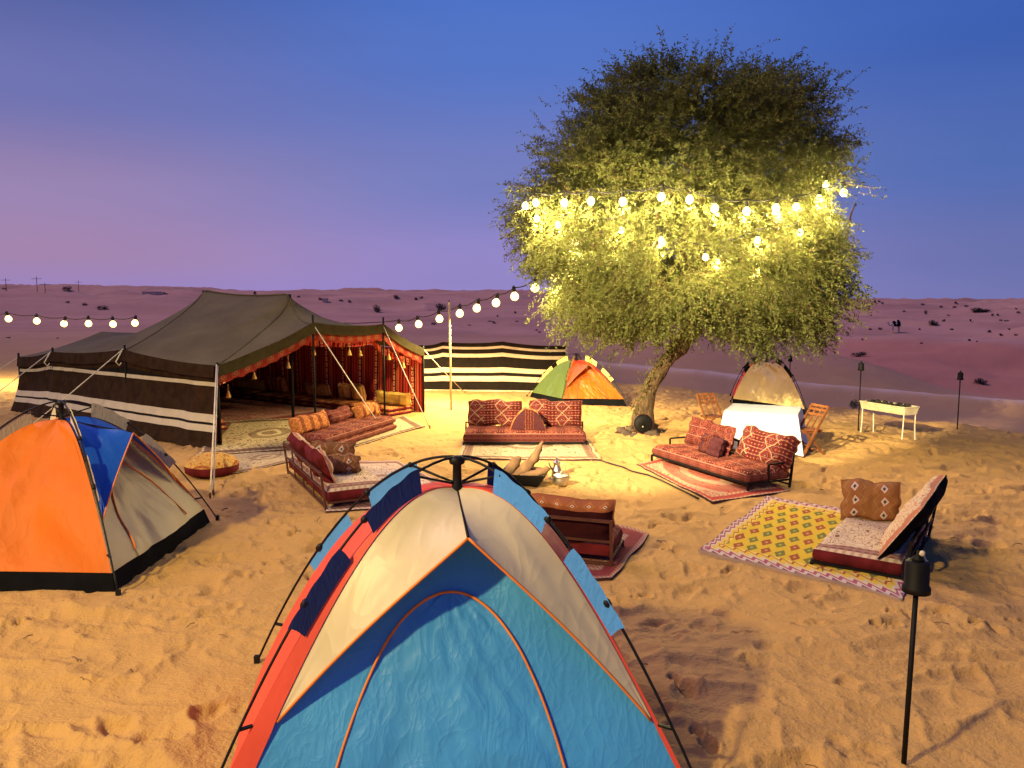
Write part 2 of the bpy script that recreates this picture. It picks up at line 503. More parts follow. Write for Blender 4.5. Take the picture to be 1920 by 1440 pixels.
def star_cushion_mat(name, base=(0.30, 0.13, 0.05)):
    t = NT(name, 0.95, 0.08)
    u, v, _ = t.sep(t.uv())
    U, V = t.m('MULTIPLY', u, 2.0), t.m('MULTIPLY', v, 3.0)
    du = t.m('ABSOLUTE', t.m('SUBTRACT', t.m('FRACT', U), 0.42)); dv = t.m('ABSOLUTE', t.m('SUBTRACT', t.m('FRACT', V), 0.5))
    d = t.m('ADD', t.m('MULTIPLY', du, 2.6), dv)
    c = t.ramp(d, [(0.0, (0.03, 0.03, 0.06)), (0.16, (0.62, 0.56, 0.50)), (0.36, (0.35, 0.06, 0.04)), (0.46, base), (0.9, (0.36, 0.20, 0.08)), (1.05, (0.22, 0.05, 0.03)), (1.15, base)], 'CONSTANT')
    c = t.mix(t.m('MULTIPLY', t.noise(t.ob(), 30.0, 3.0), 0.5), c, (0.20, 0.09, 0.04))
    t.color(c); weave_bump(t)
    return t.mat

M = {}
M['black_metal'] = plain('black_metal', (0.006, 0.0055, 0.006), 0.6, 0.0, 0.2, spec=0.15)
M['black_plastic'] = plain('black_plastic', (0.007, 0.007, 0.009), 0.5, spec=0.2)
M['brown_metal'] = plain('brown_painted_steel', (0.085, 0.03, 0.022), 0.5, 0.0, 0.25)
M['white_rope'] = plain('white_rope', (0.62, 0.55, 0.44), 0.9, 0, 0.15)
M['pole_wood'] = plain('pole_wood', (0.34, 0.25, 0.15), 0.8, 0, 0.2, 0.2)
M['chair_wood'] = plain('chair_wood', (0.18, 0.062, 0.02), 0.55, 0, 0.3, 0.15, 60)
M['log_wood'] = plain('log_wood', (0.16, 0.09, 0.05), 0.95, 0, 0.45, 0.8, 25)
M['stone'] = plain('stone', (0.09, 0.06, 0.045), 0.9, 0, 0.4, 0.6, 18)
M['steel'] = plain('polished_steel', (0.50, 0.47, 0.42), 0.38, 1.0, 0.15)
M['cable'] = plain('cable_rubber', (0.015, 0.014, 0.013), 0.6)
M['black_cloth'] = plain('black_groundsheet', (0.006, 0.006, 0.008), 0.95, 0, 0.2, 0.3, 20, 0.03)
# ------------------------------------------------------------------ terrain
AZ_K = np.array([-1.2, -0.7, -0.3, 0.0, 0.2, 0.45, 0.7, 1.2])
D_K = np.log(np.array([1.0, 15, 26, 33, 45, 60, 80, 120, 200, 400, 800, 2600]))
Z_T = np.array([
    [0, 0, 0.0, 0.0, 0.1, 0.3, 0.7, 1.7, 4.2, 10.3, 3.0, -6],
    [0, 0, 0.0, 0.0, 0.0, 0.2, 0.6, 1.6, 4.0, 10.2, 3.0, -6],
    [0, 0, 0.0, -0.1, 0.0, 0.2, 0.6, 1.6, 3.9, 9.6, 3.0, -6],
    [0, 0, 0.0, -0.1, -0.2, 0.0, 0.4, 1.4, 3.6, 8.4, 2.0, -6],
    [0, 0, -0.1, -0.6, -0.7, -0.6, -0.2, 0.8, 2.6, 6.8, 1.0, -6],
    [0, 0, -0.2, -0.7, -1.4, -2.1, -1.9, -0.9, 0.9, 4.5, 1.0, -6],
    [0, 0, -0.2, -0.7, -1.9, -2.8, -2.2, -1.1, 0.7, 3.9, 1.0, -6],
    [0, 0, -0.2, -0.7, -1.9, -2.8, -2.2, -1.1, 0.7, 3.9, 1.0, -6]], float)

def npstep(a, b, x):
    t = np.clip((x - a) / (b - a), 0, 1)
    return t * t * (3 - 2 * t)

def base_h(x, y):
    """large shape of the ground: level camp, valley, dunes up to the skyline"""
    d = np.sqrt(x * x + y * y) + 1e-6
    az = np.where(y > 0.2 * np.abs(x), x / np.maximum(y, 1e-3), np.sign(x) * 1.2)
    az = np.clip(az, -1.2, 1.2)
    ia = np.clip(np.searchsorted(AZ_K, az) - 1, 0, len(AZ_K) - 2)
    fa = (az - AZ_K[ia]) / (AZ_K[ia + 1] - AZ_K[ia]); fa = fa * fa * (3 - 2 * fa)
    ld = np.clip(np.log(d), D_K[0], D_K[-1] - 1e-6)
    idx = np.clip(np.searchsorted(D_K, ld) - 1, 0, len(D_K) - 2)
    # catmull-free monotone blend: linear in distance keeps the slopes facing the camp
    dk = np.exp(D_K)
    fd = (np.minimum(d, dk[-1]) - dk[idx]) / (dk[idx + 1] - dk[idx])
    z0 = Z_T[ia, idx] * (1 - fd) + Z_T[ia, idx + 1] * fd
    z1 = Z_T[ia + 1, idx] * (1 - fd) + Z_T[ia + 1, idx + 1] * fd
    h = z0 * (1 - fa) + z1 * fa
    # edge of the camp terrace on the right
    sd = (x - 4.7) * 0.879 + (y - 26.0) * 0.477
    sd = sd + (vnoise(x * 0.6, y * 0.6, 5) - 0.5) * 0.5
    edge_w = npstep(1.0, 6.0, x)
    h = h - 0.75 * npstep(0.0, 3.5, sd) * edge_w * (1 - npstep(40, 70, d))
    # pale bank beyond the track
    bx, by = x - 5.4, y - 41.0
    bl = math.hypot(14.4, -11.5)
    tx, ty = 14.4 / bl, -11.5 / bl
    s2 = bx * -ty + by * tx + (vnoise(x * 0.25, y * 0.25, 9) - 0.5) * 1.2
    along = bx * tx + by * ty
    bw = npstep(-6, 2, along) * (1 - npstep(30, 40, along))
    h = h + bw * (0.62 * np.exp(-np.maximum(-s2, 0) ** 2 / 1.4) * np.exp(-np.maximum(s2, 0) ** 2 / 9.0))
    # smooth dune running down to the right, in front of the red slope
    A = 1.7 * npstep(-0.02, 0.24, az) * (1 - npstep(0.40, 0.62, az))
    h = h + A * np.exp(-((d - 53.0) / np.where(d < 53, 9.0, 7.0)) ** 2)
    # dune crests
    h = h + 0.55 * npstep(.38, .50, az) * np.exp(-((d - 82.0) / np.where(d < 82, 10.0, 5.0)) ** 2)
    far = npstep(34, 70, d)
    w1 = fbm(x / 55.0 + 3.1, y / 38.0, 3, 21)
    ridge = 1 - np.abs(2 * fbm(x / 60.0 + y / 150.0, y / 34.0 - 7.0, 3, 31) - 1)
    h = h + far * (1 - npstep(700, 1200, d)) * ((w1 - 0.5) * 2.6 + (ridge ** 3 - 0.35) * 2.6 * npstep(50, 130, d))
    h = h + far * (fbm(x / 10.0, y / 6.0, 4, 41) - 0.5) * 1.0
    big = npstep(150, 330, d) * (1 - npstep(700, 1200, d))
    h = h + big * (fbm(x / 120.0, y / 90.0, 2, 51) - 0.5) * 3.2
    return h, sd * edge_w, s2, bw

FLAT = []          # (quad corners CCW, keep) : where rugs, tents and seats press the sand level
def flat_mask(x, y):
    k = np.ones_like(x)
    for q, keep, soft in FLAT:
        q = [np.array((p[0], p[1])) for p in q]
        area = sum(q[i][0] * q[(i + 1) % len(q)][1] - q[(i + 1) % len(q)][0] * q[i][1] for i in range(len(q)))
        if area < 0: q = q[::-1]
        sdm = np.full_like(x, -1e9)
        for i in range(len(q)):
            a, b = q[i], q[(i + 1) % len(q)]
            e = b - a; L = math.hypot(*e)
            n = (e[1] / L, -e[0] / L)
            sdm = np.maximum(sdm, (x - a[0]) * n[0] + (y - a[1]) * n[1])
        k = np.minimum(k, keep + (1 - keep) * npstep(-0.05, soft, sdm))
    return k

# trampled sand: footprints pressed into a height map, sampled by the ground sheet
HX0, HX1, HY0, HY1, HS = -17.0, 15.0, 2.2, 27.0, 0.02
def make_relief():
    nx, ny = int((HX1 - HX0) / HS), int((HY1 - HY0) / HS)
    X, Y = np.meshgrid(HX0 + np.arange(nx) * HS, HY0 + np.arange(ny) * HS)
    Hm = np.zeros((ny, nx))
    Hm += (fbm(X / 1.7, Y / 1.3, 2, 3) - 0.5) * 0.10
    wx = X + 0.30 * (vnoise(X / 0.8, Y / 0.8, 61) - 0.5); wy = Y + 0.30 * (vnoise(X / 0.8, Y / 0.8, 67) - 0.5)
    rg = 1 - np.abs(2 * vnoise(wx / 0.75 + wy / 1.1, wy / 0.30 - wx / 1.9, 71) - 1)
    Hm += (rg ** 3.2) * 0.058 * (0.4 + vnoise(X / 2.0, Y / 2.0, 5))
    rg2 = 1 - np.abs(2 * vnoise(wx / 0.22, wy / 0.13 + wx / 0.5, 77) - 1)
    Hm += (rg2 ** 2) * 0.018
    n = 4600
    px = RNG.uniform(HX0 + .5, HX1 - .5, n); py = RNG.uniform(HY0 + .5, HY1 - .5, n)
    for k in range(n):
        a = RNG.uniform(0, math.pi); L = RNG.uniform(0.07, 0.20); W = L * RNG.uniform(0.36, 0.7); dp = RNG.uniform(0.006, 0.040) * (L / .16)
        rad = int(L * 2.1 / HS)
        cx, cy = int((px[k] - HX0) / HS), int((py[k] - HY0) / HS)
        xs = slice(max(0, cx - rad), min(nx, cx + rad)); ys = slice(max(0, cy - rad), min(ny, cy + rad))
        lx = X[ys, xs] - px[k]; ly = Y[ys, xs] - py[k]
        u = (lx * math.cos(a) + ly * math.sin(a)) / L; v = (-lx * math.sin(a) + ly * math.cos(a)) / W
        r = np.sqrt(u * u + v * v) * (1 + 0.7 * (vnoise(X[ys, xs] * 8, Y[ys, xs] * 8, k % 90) - 0.5))
        Hm[ys, xs] += -dp * (1 - npstep(0.55, 1.05, r)) * (0.75 + 0.25 * u) + dp * 0.42 * np.exp(-((r - 1.22) / 0.22) ** 2) * (0.6 + 0.4 * np.sign(u) * np.abs(u) / (np.abs(u) + .3))
    # walked trails: alternating soles and heels
    def stamp(x0, y0, a, L, W, dp):
        rad = int(L * 2.0 / HS)
        cx, cy = int((x0 - HX0) / HS), int((y0 - HY0) / HS)
        if cx < rad or cy < rad or cx > nx - rad or cy > ny - rad: return
        xs = slice(cx - rad, cx + rad); ys = slice(cy - rad, cy + rad)
        lx = X[ys, xs] - x0; ly = Y[ys, xs] - y0
        u = (lx * math.cos(a) + ly * math.sin(a)) / L; v = (-lx * math.sin(a) + ly * math.cos(a)) / W
        r = np.sqrt(u * u + v * v)
        Hm[ys, xs] = Hm[ys, xs] * (0.35 + 0.65 * npstep(0.6, 1.1, r)) - dp * (1 - npstep(0.6, 1.05, r)) + dp * 0.5 * np.exp(-((r - 1.2) / 0.2) ** 2)
    for tr in range(70):
        tx, ty, a = RNG.uniform(HX0 + 2, HX1 - 2), RNG.uniform(HY0 + 1, HY0 + 17), RNG.uniform(0, 2 * math.pi)
        for st in range(int(RNG.integers(6, 16))):
            a += RNG.normal(0, .10)
            tx += .58 * math.cos(a); ty += .58 * math.sin(a)
            sgn = .085 if st % 2 else -.085
            fx_, fy_ = tx - sgn * math.sin(a), ty + sgn * math.cos(a)
            dp = RNG.uniform(.016, .034)
            stamp(fx_ + .055 * math.cos(a), fy_ + .055 * math.sin(a), a, .088, .052, dp)
            stamp(fx_ - .075 * math.cos(a), fy_ - .075 * math.sin(a), a, .056, .042, dp * 1.1)
    return (Hm - Hm.mean()) * 1.3

def build_ground(mat):
    Hm = make_relief()
    ny, nx = Hm.shape
    r = np.concatenate([np.geomspace(0.6, 3.0, 24, endpoint=False), np.geomspace(3.0, 27.0, 470, endpoint=False),
                        np.geomspace(27.0, 460.0, 300, endpoint=False), np.geomspace(460.0, 2600.0, 24)])
    front = np.tan(np.linspace(math.atan(-0.80), math.atan(0.80), 800))
    af = np.arctan(front)
    side = np.linspace(math.atan(0.80), 2 * math.pi - math.atan(0.80), 72)[1:-1]
    ang = np.concatenate([af, side])           # angle from +Y towards +X
    A, Rr = np.meshgrid(ang, r)
    x, y = Rr * np.sin(A), Rr * np.cos(A)
    h, sd, s2, bw = base_h(x, y)
    fx, fy = (x - HX0) / HS, (y - HY0) / HS
    inside = (fx > 1) & (fx < nx - 3) & (fy > 1) & (fy < ny - 3)
    ix, iy = np.clip(fx.astype(int), 0, nx - 2), np.clip(fy.astype(int), 0, ny - 2)
    tx, ty = np.clip(fx - ix, 0, 1), np.clip(fy - iy, 0, 1)
    rel = (Hm[iy, ix] * (1 - tx) + Hm[iy, ix + 1] * tx) * (1 - ty) + (Hm[iy + 1, ix] * (1 - tx) + Hm[iy + 1, ix + 1] * tx) * ty
    fade = npstep(HX0, HX0 + 2, x) * (1 - npstep(HX1 - 2, HX1, x)) * npstep(HY0, HY0 + 1, y) * (1 - npstep(HY1 - 4, HY1, y))
    h = h + np.where(inside, rel * fade, 0) * flat_mask(x, y)
    # small ripples past the trampled area
    h = h + (1 - fade) * npstep(8, 20, Rr) * (fbm(x / 1.2, y / 0.7, 3, 81) - 0.5) * 0.10 * (1 - npstep(60, 160, Rr))
    nr, na = x.shape
    verts = np.stack([x, y, h], -1).reshape(-1, 3)
    j, i = np.meshgrid(np.arange(nr - 1), np.arange(na), indexing='ij')
    i2 = (i + 1) % na
    quads = np.stack([j * na + i, (j + 1) * na + i, (j + 1) * na + i2, j * na + i2], -1).reshape(-1, 4)
    me = bpy.data.meshes.new("sand_ground")
    me.vertices.add(len(verts) + 1)
    allv = np.vstack([verts, [[0, 0, 0]]])
    me.vertices.foreach_set("co", allv.ravel())
    nq = len(quads)
    tri_i = np.stack([np.full(na, len(verts)), np.arange(na), (np.arange(na) + 1) % na], -1)
    loops = np.concatenate([quads.ravel(), tri_i.ravel()])
    me.loops.add(len(loops)); me.loops.foreach_set("vertex_index", loops.astype(np.int32))
    me.polygons.add(nq + na)
    me.polygons.foreach_set("loop_start", np.concatenate([np.arange(nq) * 4, nq * 4 + np.arange(na) * 3]).astype(np.int32))
    me.polygons.foreach_set("use_smooth", np.ones(nq + na, bool))
    me.update(calc_edges=True)
    # what the sand is made of: pale gravelly crest of the bank, grey stony track before it
    pale = bw * np.exp(-(s2 / 0.45) ** 2) * (0.5 + 0.8 * vnoise(x * 1.5, y * 1.5, 4))
    track = npstep(0.8, 3.0, sd) * (1 - npstep(-1.0, 0.2, s2)) * bw
    col = np.zeros((len(allv), 4), np.float32); col[:, 3] = 1
    azg = x / np.maximum(y, 1e-3)
    redm = npstep(.36, .46, azg) * npstep(54, 60, Rr) * (1 - npstep(78, 84, Rr)) * (y > 0)
    col[:-1, 2] = np.clip(redm, 0, 1).ravel()
    col[:-1, 0] = np.clip(pale, 0, 1).ravel(); col[:-1, 1] = np.clip(track, 0, 1).ravel()
    at = me.color_attributes.new("soil", 'FLOAT_COLOR', 'POINT')
    at.data.foreach_set("color", col.ravel())
    me.materials.append(mat)
    o = bpy.data.objects.new("sand_ground", me)
    COL.objects.link(o)
    return tag(o, "wind rippled and trampled desert sand running out to far dunes", None, None, "structure")

def sand_material():
    t = NT("desert_sand", 0.95, 0.12)
    g = t.n.new("ShaderNodeNewGeometry").outputs["Position"]
    at = t.n.new("ShaderNodeVertexColor"); at.layer_name = "soil"
    pr, pg, pbl = t.sep(at.outputs[0])
    big = t.noise(g, 0.05, 4.0)
    mid = t.noise(g, 0.9, 4.0)
    fine = t.noise(g, 60.0, 2.0)
    c = t.ramp(big, [(0.3, (0.44, 0.262, 0.092)), (0.7, (0.47, 0.290, 0.108))])
    c = t.mix(t.m('MULTIPLY', mid, 0.4), c, (0.35, 0.185, 0.072))
    c = t.mix(t.m('MULTIPLY', fine, 0.25), c, (0.52, 0.31, 0.13))
    # far dunes of redder sand, with some mauve dusk light mixed into its colour
    px, py, pz = t.sep(g)
    far = t.n.new("ShaderNodeMapRange"); far.inputs["From Min"].default_value = 30; far.inputs["From Max"].default_value = 60
    t.put(far.inputs["Value"], py)
    c = t.mix(t.m('MULTIPLY', far.outputs[0], 0.9), c, t.ramp(t.noise(t.mapv(g, (1, 2.2, 1)), 0.035, 5.0, 0.6), [(0.32, (0.40, 0.20, 0.165)), (0.5, (0.56, 0.28, 0.225)), (0.7, (0.62, 0.33, 0.26))]))
    c = t.mix(t.m('MULTIPLY', pbl, 0.7), c, (0.52, 0.19, 0.125))
    c = t.mix(t.m('MULTIPLY', pg, 0.5), c, (0.37, 0.22, 0.165))
    spk = t.m('GREATER_THAN', t.voro(g, 2.6, 'F1', "Distance"), 0.06)
    c = t.mix(t.m('MULTIPLY', pg, t.m('SUBTRACT', 1.0, spk)), c, (0.62, 0.56, 0.5))
    c = t.mix(pr, c, (0.66, 0.46, 0.38))
    t.color(c)
    b = t.m('ADD', t.m('ADD', t.noise(g, 9.0, 5.0, 0.62), t.m('MULTIPLY', t.noise(t.mapv(g, (1, 1.7, 1)), 30.0, 3.0, 0.6), 0.35)), t.m('MULTIPLY', fine, 0.10))
    t.bump(b, 0.75, 0.04)
    return t.mat

def GH(x, y):
    return float(base_h(np.array([float(x)]), np.array([float(y)]))[0][0])
def on_dune(px, py, dmin=24.0, dmax=1500.0):
    """where the sight line through a pixel first meets the dunes"""
    d = ray(px, py)
    ts = np.geomspace(dmin, dmax, 1500)
    x, y, z = d.x * ts, d.y * ts, CAM_H + d.z * ts
    hh = base_h(x, y)[0]
    hit = np.nonzero(z <= hh)[0]
    if len(hit) == 0: return None
    k = hit[0]
    return Vector((x[k], y[k], hh[k]))
# ------------------------------------------------------------------ layout (ground points)
def quad_rug(p):                      # four pixel corners on the sand -> world corners
    return [G(*q) for q in p]

# ---------- pop-up tents
def pop_tent(label, A, B, C, D, H, side_m, door_m, fly_m, sleeve_a, sleeve_b, pipe_m, back_m=None, door_face=True, fly_w=0.14,
             skirt=0.17, sides=None, door_arc=True, trim_m=None, fold=0.012, piping=True, group=None, sleeve_w=None, front_arc=None, puff=-0.055, strip=0.03, strip_b=None, exp=1.8, tip_dx=0.0, hub_dx=0.0):
    """A,B the two feet on the door side (A on the left seen from outside), C behind B, D behind A"""
    cs = [Vector((p.x, p.y, 0)) for p in (A, B, C, D)]
    ctr = sum(cs, Vector()) / 4
    root = thing("dome_tent", label, "tent", ctr, 0, group)
    c = [p - ctr for p in cs]
    FLAT.append(([p for p in (A, B, C, D)], 0.25, 0.4))
    STR = (strip, strip if strip_b is None else strip_b)
    EXP = exp
    def pole(k, w):
        return Vector((c[k].x * (1 - w) + hub_dx * w, c[k].y * (1 - w), 0.01 + H * (1 - (1 - w) ** EXP)))
    HF = H - 0.10
    def fab(k, w):
        q = 0.97 - 0.035 * math.sin(math.pi * min(1, w * 1.1))
        return Vector((c[k].x * (1 - w) * q + hub_dx * w, c[k].y * (1 - w) * q, HF * (1 - (1 - w) ** EXP) - 0.10 * w ** 5))
    w0 = 1 - (1 - skirt / HF) ** (1 / EXP)
    def face_pt(i, j, u, w, out=0.0):
        a, b = fab(i, w), fab(j, w)
        p = lerp(a, b, u)
        n = (b - a).cross(Vector((0, 0, 1)))
        if n.length < 1e-6: n = (c[j] - c[i]).cross(Vector((0, 0, 1)))
        n.normalize()                                   # points outward for counter-clockwise feet
        if n.dot(c[i] + c[j]) < 0: n = -n
        bulge = (puff if (i, j) != (0, 1) else -0.055) * 4 * u * (1 - u) * math.sin(math.pi * max(0, min(1, w))) * (c[i] - c[j]).length / 2.4
        fo = 0.0
        if fold:
            fo = fold * (vnoise(np.array([u * 3.0 + w * 5.0 + i * 9.1]), np.array([(u - w) * 1.6 + 40]), 7)[0] - 0.5) * 2.2
            fo += fold * 1.1 * (vnoise(np.array([u * 9.0 - w * 2.0 + 70 + i]), np.array([w * 2.5 + 11]), 9)[0] - 0.5) * (1.0 - 0.6 * w)
        return p + (n + Vector((0, 0, .35))) * (bulge + fo * math.sin(math.pi * min(1, max(0, u))) + out)
    names = ["front_wall", "side_wall", "back_wall", "side_wall"]
    fm = [door_m, side_m, back_m or side_m, side_m]
    for k in range(4):
        i, j = k, (k + 1) % 4
        m = MB()
        top = 0.985 if not (k == 0 and door_face) else 0.80
        outw = -0.03 if (k == 0 and door_face) else 0.0
        m.grid(lambda u, v: face_pt(i, j, u, lerp(w0, top, v), outw * sstep(0, .25, v)), 56, 56)
        m.build(names[k], fm[k], root, True)
        s = MB()
        a, b = fab(i, w0), fab(j, w0)
        lo_a, lo_b = c[i] * 0.945, c[j] * 0.945
        s.grid(lambda u, v: lerp(lerp(Vector((lo_a.x, lo_a.y, -0.03)), Vector((lo_b.x, lo_b.y, -0.03)), u), face_pt(i, j, u, w0, outw * 0) , v)
               + Vector((0, 0, 0.012 * math.sin(u * 23 + k) * (1 - v))), 24, 5)
        s.build("groundsheet_skirt", M['black_cloth'], root, True)
    # fly over the door
    if door_face:
        mid = (c[0] + c[1]) / 2
        tip = Vector((mid.x * 0.66 + tip_dx, mid.y * 0.66, H * 0.80))
        apex = Vector((hub_dx, 0, HF - 0.10))
        for side, (i, j) in enumerate(((0, 1), (1, 0))):
            P0 = fab(i, fly_w)
            P0 = lerp(P0, fab(j, fly_w), STR[i])
            def cA(s): return lerp(fab(i, fly_w + (1 - fly_w) * s), fab(j, fly_w + (1 - fly_w) * s), STR[i]) + Vector((0, 0, 0.012))
            def lo(s): return lerp(P0, tip, s) + Vector((0, 0, 0.05 * math.sin(math.pi * s) * (1 - s * .5)))
            def fp(u, v):
                s = 0.002 + 0.998 * v
                p = lerp(cA(s), lo(s), u)
                p = p + Vector((mid.x, mid.y, 0)).normalized() * (0.012 * math.sin(math.pi * u) * s)
                if fold: p = p + Vector((0, 0, 1)) * fold * 0.8 * (n1(u * 2.2 + v * 6 + side * 30, (u - v) * 2 + 9, 15) - .5) * math.sin(math.pi * u)
                return p
            f = MB().grid(fp, 30, 40)
            fo = f.build("fly_panel", fly_m, root, True)
            if piping:
                MB().tube([lo(s / 24) + Vector((0, 0, -0.004)) for s in range(25)], 0.008, 6).build("hem_piping", pipe_m, fo, True)
            if trim_m:
                MB().grid(lambda u, v: lerp(fab(i, lerp(w0 * .6, .97, v)), cA(max(0, (lerp(w0 * .6, .97, v) - fly_w) / (1 - fly_w))) if lerp(w0 * .6, .97, v) > fly_w else lerp(fab(i, lerp(w0 * .6, .97, v)), fab(j, lerp(w0 * .6, .97, v)), STR[i]), u) + Vector((mid.x, mid.y, 0)).normalized() * 0.006 + Vector((0, 0, 0.008)), 2, 40).build("corner_trim", trim_m, root, True)
        MB().tube([apex + Vector((0, 0, .012)), lerp(apex, tip, .5) + Vector((0, 0, .004)), tip], [0.007, 0.006, 0.009], 6).build("ridge_cord", M['black_metal'], root, True)
    if door_face and door_arc:
        arc = front_arc or [(.235, w0 + .005), (.239, .11), (.250, .20), (.275, .285), (.325, .355), (.40, .400), (.48, .414), (.56, .400), (.635, .355), (.69, .285), (.722, .20), (.738, .11), (.744, w0 + .005)]
        # smooth resample
        pts = []
        for k in range(len(arc) - 1):
            a0, a1, a2, a3 = arc[max(0, k - 1)], arc[k], arc[k + 1], arc[min(len(arc) - 1, k + 2)]
            for q in range(4):
                t = q / 4
                def cr(p0, p1, p2, p3): return 0.5 * (2 * p1 + (p2 - p0) * t + (2 * p0 - 5 * p1 + 4 * p2 - p3) * t * t + (3 * p1 - p0 - 3 * p2 + p3) * t ** 3)
                pts.append((cr(a0[0], a1[0], a2[0], a3[0]), cr(a0[1], a1[1], a2[1], a3[1])))
        pts.append(arc[-1])
        top_k = max(range(len(pts)), key=lambda k: pts[k][1])
        lu = sorted([(w, u) for u, w in pts[:top_k + 1]]); ru = sorted([(w, u) for u, w in pts[top_k:]])
        wl_, ul_ = np.array([a for a, b in lu]), np.array([b for a, b in lu])
        wr_, ur_ = np.array([a for a, b in ru]), np.array([b for a, b in ru])
        wt = pts[top_k][1]
        d = MB().grid(lambda u, v: face_pt(0, 1, lerp(float(np.interp(lerp(w0, wt, v), wl_, ul_)), float(np.interp(lerp(w0, wt, v), wr_, ur_)), u), lerp(w0, wt, v),
                      -0.03 * sstep(0, .25, (lerp(w0, wt, v) - w0) / (0.8 - w0)) + 0.008 + 0.02 * math.sin(math.pi * u) * math.sin(math.pi * min(1, v * 1.1)) + 0.011 * (n1(u * 7 + 3, v * 9 + 5, 33) + n1(u * 15 + v * 6, v * 5, 35) - 1.0)), 60, 60)
        dr = d.build("door", door_m, root, True)
        MB().tube([face_pt(0, 1, u, w, -0.03 * sstep(0, .25, (w - w0) / (0.8 - w0)) + 0.012) for u, w in pts], 0.008, 6).build("door_piping", pipe_m, dr, True)
    # poles, hub, struts
    mid_ = ((c[0] + c[1]) / 2).normalized()
    for k in range(4):
        pm = MB().tube([pole(k, w / 22 * 0.985) for w in range(23)], 0.0085, 8)
        po = pm.build("pole", M['black_plastic'], root, True)
        for w in (0.36, 0.60):
            p, q = pole(k, w - .012), pole(k, w + .012)
            MB().tube([p, lerp(p, q, .3), lerp(p, q, .7), q], [.011, .022, .022, .011], 8).build("pole_joint", M['black_plastic'], po, True)
        p = pole(k, 0.0)
        MB().box(p + Vector((0, 0, 0.015)), (.035, .035, .07)).build("foot", M['black_plastic'], po)
        for w in ((0.11,) if door_face else (0.3,)):
            MB().bar(pole(k, w), fab(k, w + .012), .022, .012).build("clip", M['black_plastic'], po)
        jt = pole(k, 0.80)
        st = MB().tube([Vector((hub_dx, 0, H - 0.15)) + (c[k].normalized() * .03), jt], .008, 6)
        st.blob(jt, .018, 6, 0)
        st.build("strut", M['black_plastic'], root, True)
        for (wa, wb) in (sleeve_w or ((.60, .83), (.30, .50))):
            cm = sleeve_a if k in (0, 2) else sleeve_b
            MB().grid(lambda u, v: lerp(lerp(fab(k, lerp(wa, wb, v)), fab(1 - k, lerp(wa, wb, v)), STR[k] * .3) if k < 2 and door_face else fab(k, lerp(wa, wb, v)), pole(k, lerp(wa, wb, v)), u * 1.06) + (Vector((mid_.x, mid_.y, 0)) * .018 + Vector((0, 0, .014)) if k < 2 and door_face else Vector()) + Vector((0, 0, 0.012 * math.sin(u * 3.1) + 0.006 * math.sin(v * 17) * u)), 6, 14).build("pole_sleeve", cm, root, True)
    h = MB()
    h.lathe([(.0, H - .22), (.03, H - .22), (.036, H - .18), (.028, H - .15), (.026, H - .04), (.045, H - .03), (.052, H - .002), (.03, H + .014), (.0, H + .016)], (hub_dx, 0, 0), n=14)
    h.build("hub", M['black_plastic'], root, True)
    MB().tube([Vector((hub_dx + .02, 0, H - .16)), Vector((hub_dx - .04, -.03, H - .2)), Vector((hub_dx - .045, -.03, H - .27))], .004, 5).build("pull_cord", M['black_plastic'], root, True)
    return root

# cloths
NY = {}
NY['cream'] = nylon("tent_cream_cloth", (0.58, 0.49, 0.35), 0.38, 0.14, 2.2, 0.12, 0.25)
NY['blue'] = nylon("tent_blue_cloth", (0.055, 0.31, 0.80), 0.46, 0.18, 4.6, 0.14, 0.6)
NY['coral'] = nylon("tent_coral_cloth", (0.72, 0.085, 0.055), 0.5, 0.08, 2.0, 0.14)
NY['navy'] = nylon("tent_navy_tape", (0.006, 0.022, 0.13), 0.5, 0.2, 8, 0)
NY['sky'] = nylon("tent_sky_tape", (0.07, 0.28, 0.85), 0.5, 0.2, 8, 0.05)
NY['orange'] = nylon("tent_orange_cloth", (0.62, 0.140, 0.008), 0.58, 0.26, 2.2, 0.12, 0.3)
NY['royal'] = nylon("tent_royal_cloth", (0.012, 0.085, 0.50), 0.40, 0.14, 2.5, 0.10)
NY['beige'] = nylon("tent_beige_cloth", (0.47, 0.38, 0.22), 0.5, 0.12, 2.4, 0.10, 0.2)
NY['white'] = nylon("tent_white_tape", (0.62, 0.56, 0.45), 0.5, 0.2, 8, 0.05)
NY['grey'] = nylon("tent_grey_tape", (0.30, 0.26, 0.20), 0.5, 0.2, 8, 0.0)
NY['green'] = nylon("tent_green_cloth", (0.075, 0.12, 0.035), 0.42, 0.25, 3.0, 0.08)
NY['amber'] = nylon("tent_amber_cloth", (0.44, 0.10, 0.008), 0.42, 0.25, 3.0, 0.15)
NY['flame'] = nylon("tent_flame_cloth", (0.60, 0.055, 0.015), 0.42, 0.2, 3.0, 0.12)
NY['yellow'] = nylon("tent_yellow_tape", (0.68, 0.52, 0.16), 0.5, 0.2, 8, 0.05)
NY['straw'] = nylon("tent_straw_cloth", (0.58, 0.45, 0.19), 0.42, 0.25, 3.0, 0.15)
M['orange_pipe'] = plain("orange_piping", (0.70, 0.20, 0.03), 0.6)
M['dark_pipe'] = plain("dark_piping", (0.10, 0.07, 0.05), 0.6)

# near tent: blue door under a cream fly, coral sides
nA, nB, nD = G(392, 1500), G(1318, 1497), G(482, 1244)
near_tent = pop_tent("large blue tent with cream fly and coral sides nearest the camera", nA, nB, nB + nD - nA, nD, 1.675,
                     NY['coral'], NY['blue'], NY['cream'], NY['navy'], NY['sky'], M['orange_pipe'], fly_w=0.13, trim_m=NY['coral'], fold=0.016, puff=0.10, strip=0.055, strip_b=0.012, exp=1.88, tip_dx=.10, hub_dx=.09, skirt=0.06, group="pop-up dome tents")
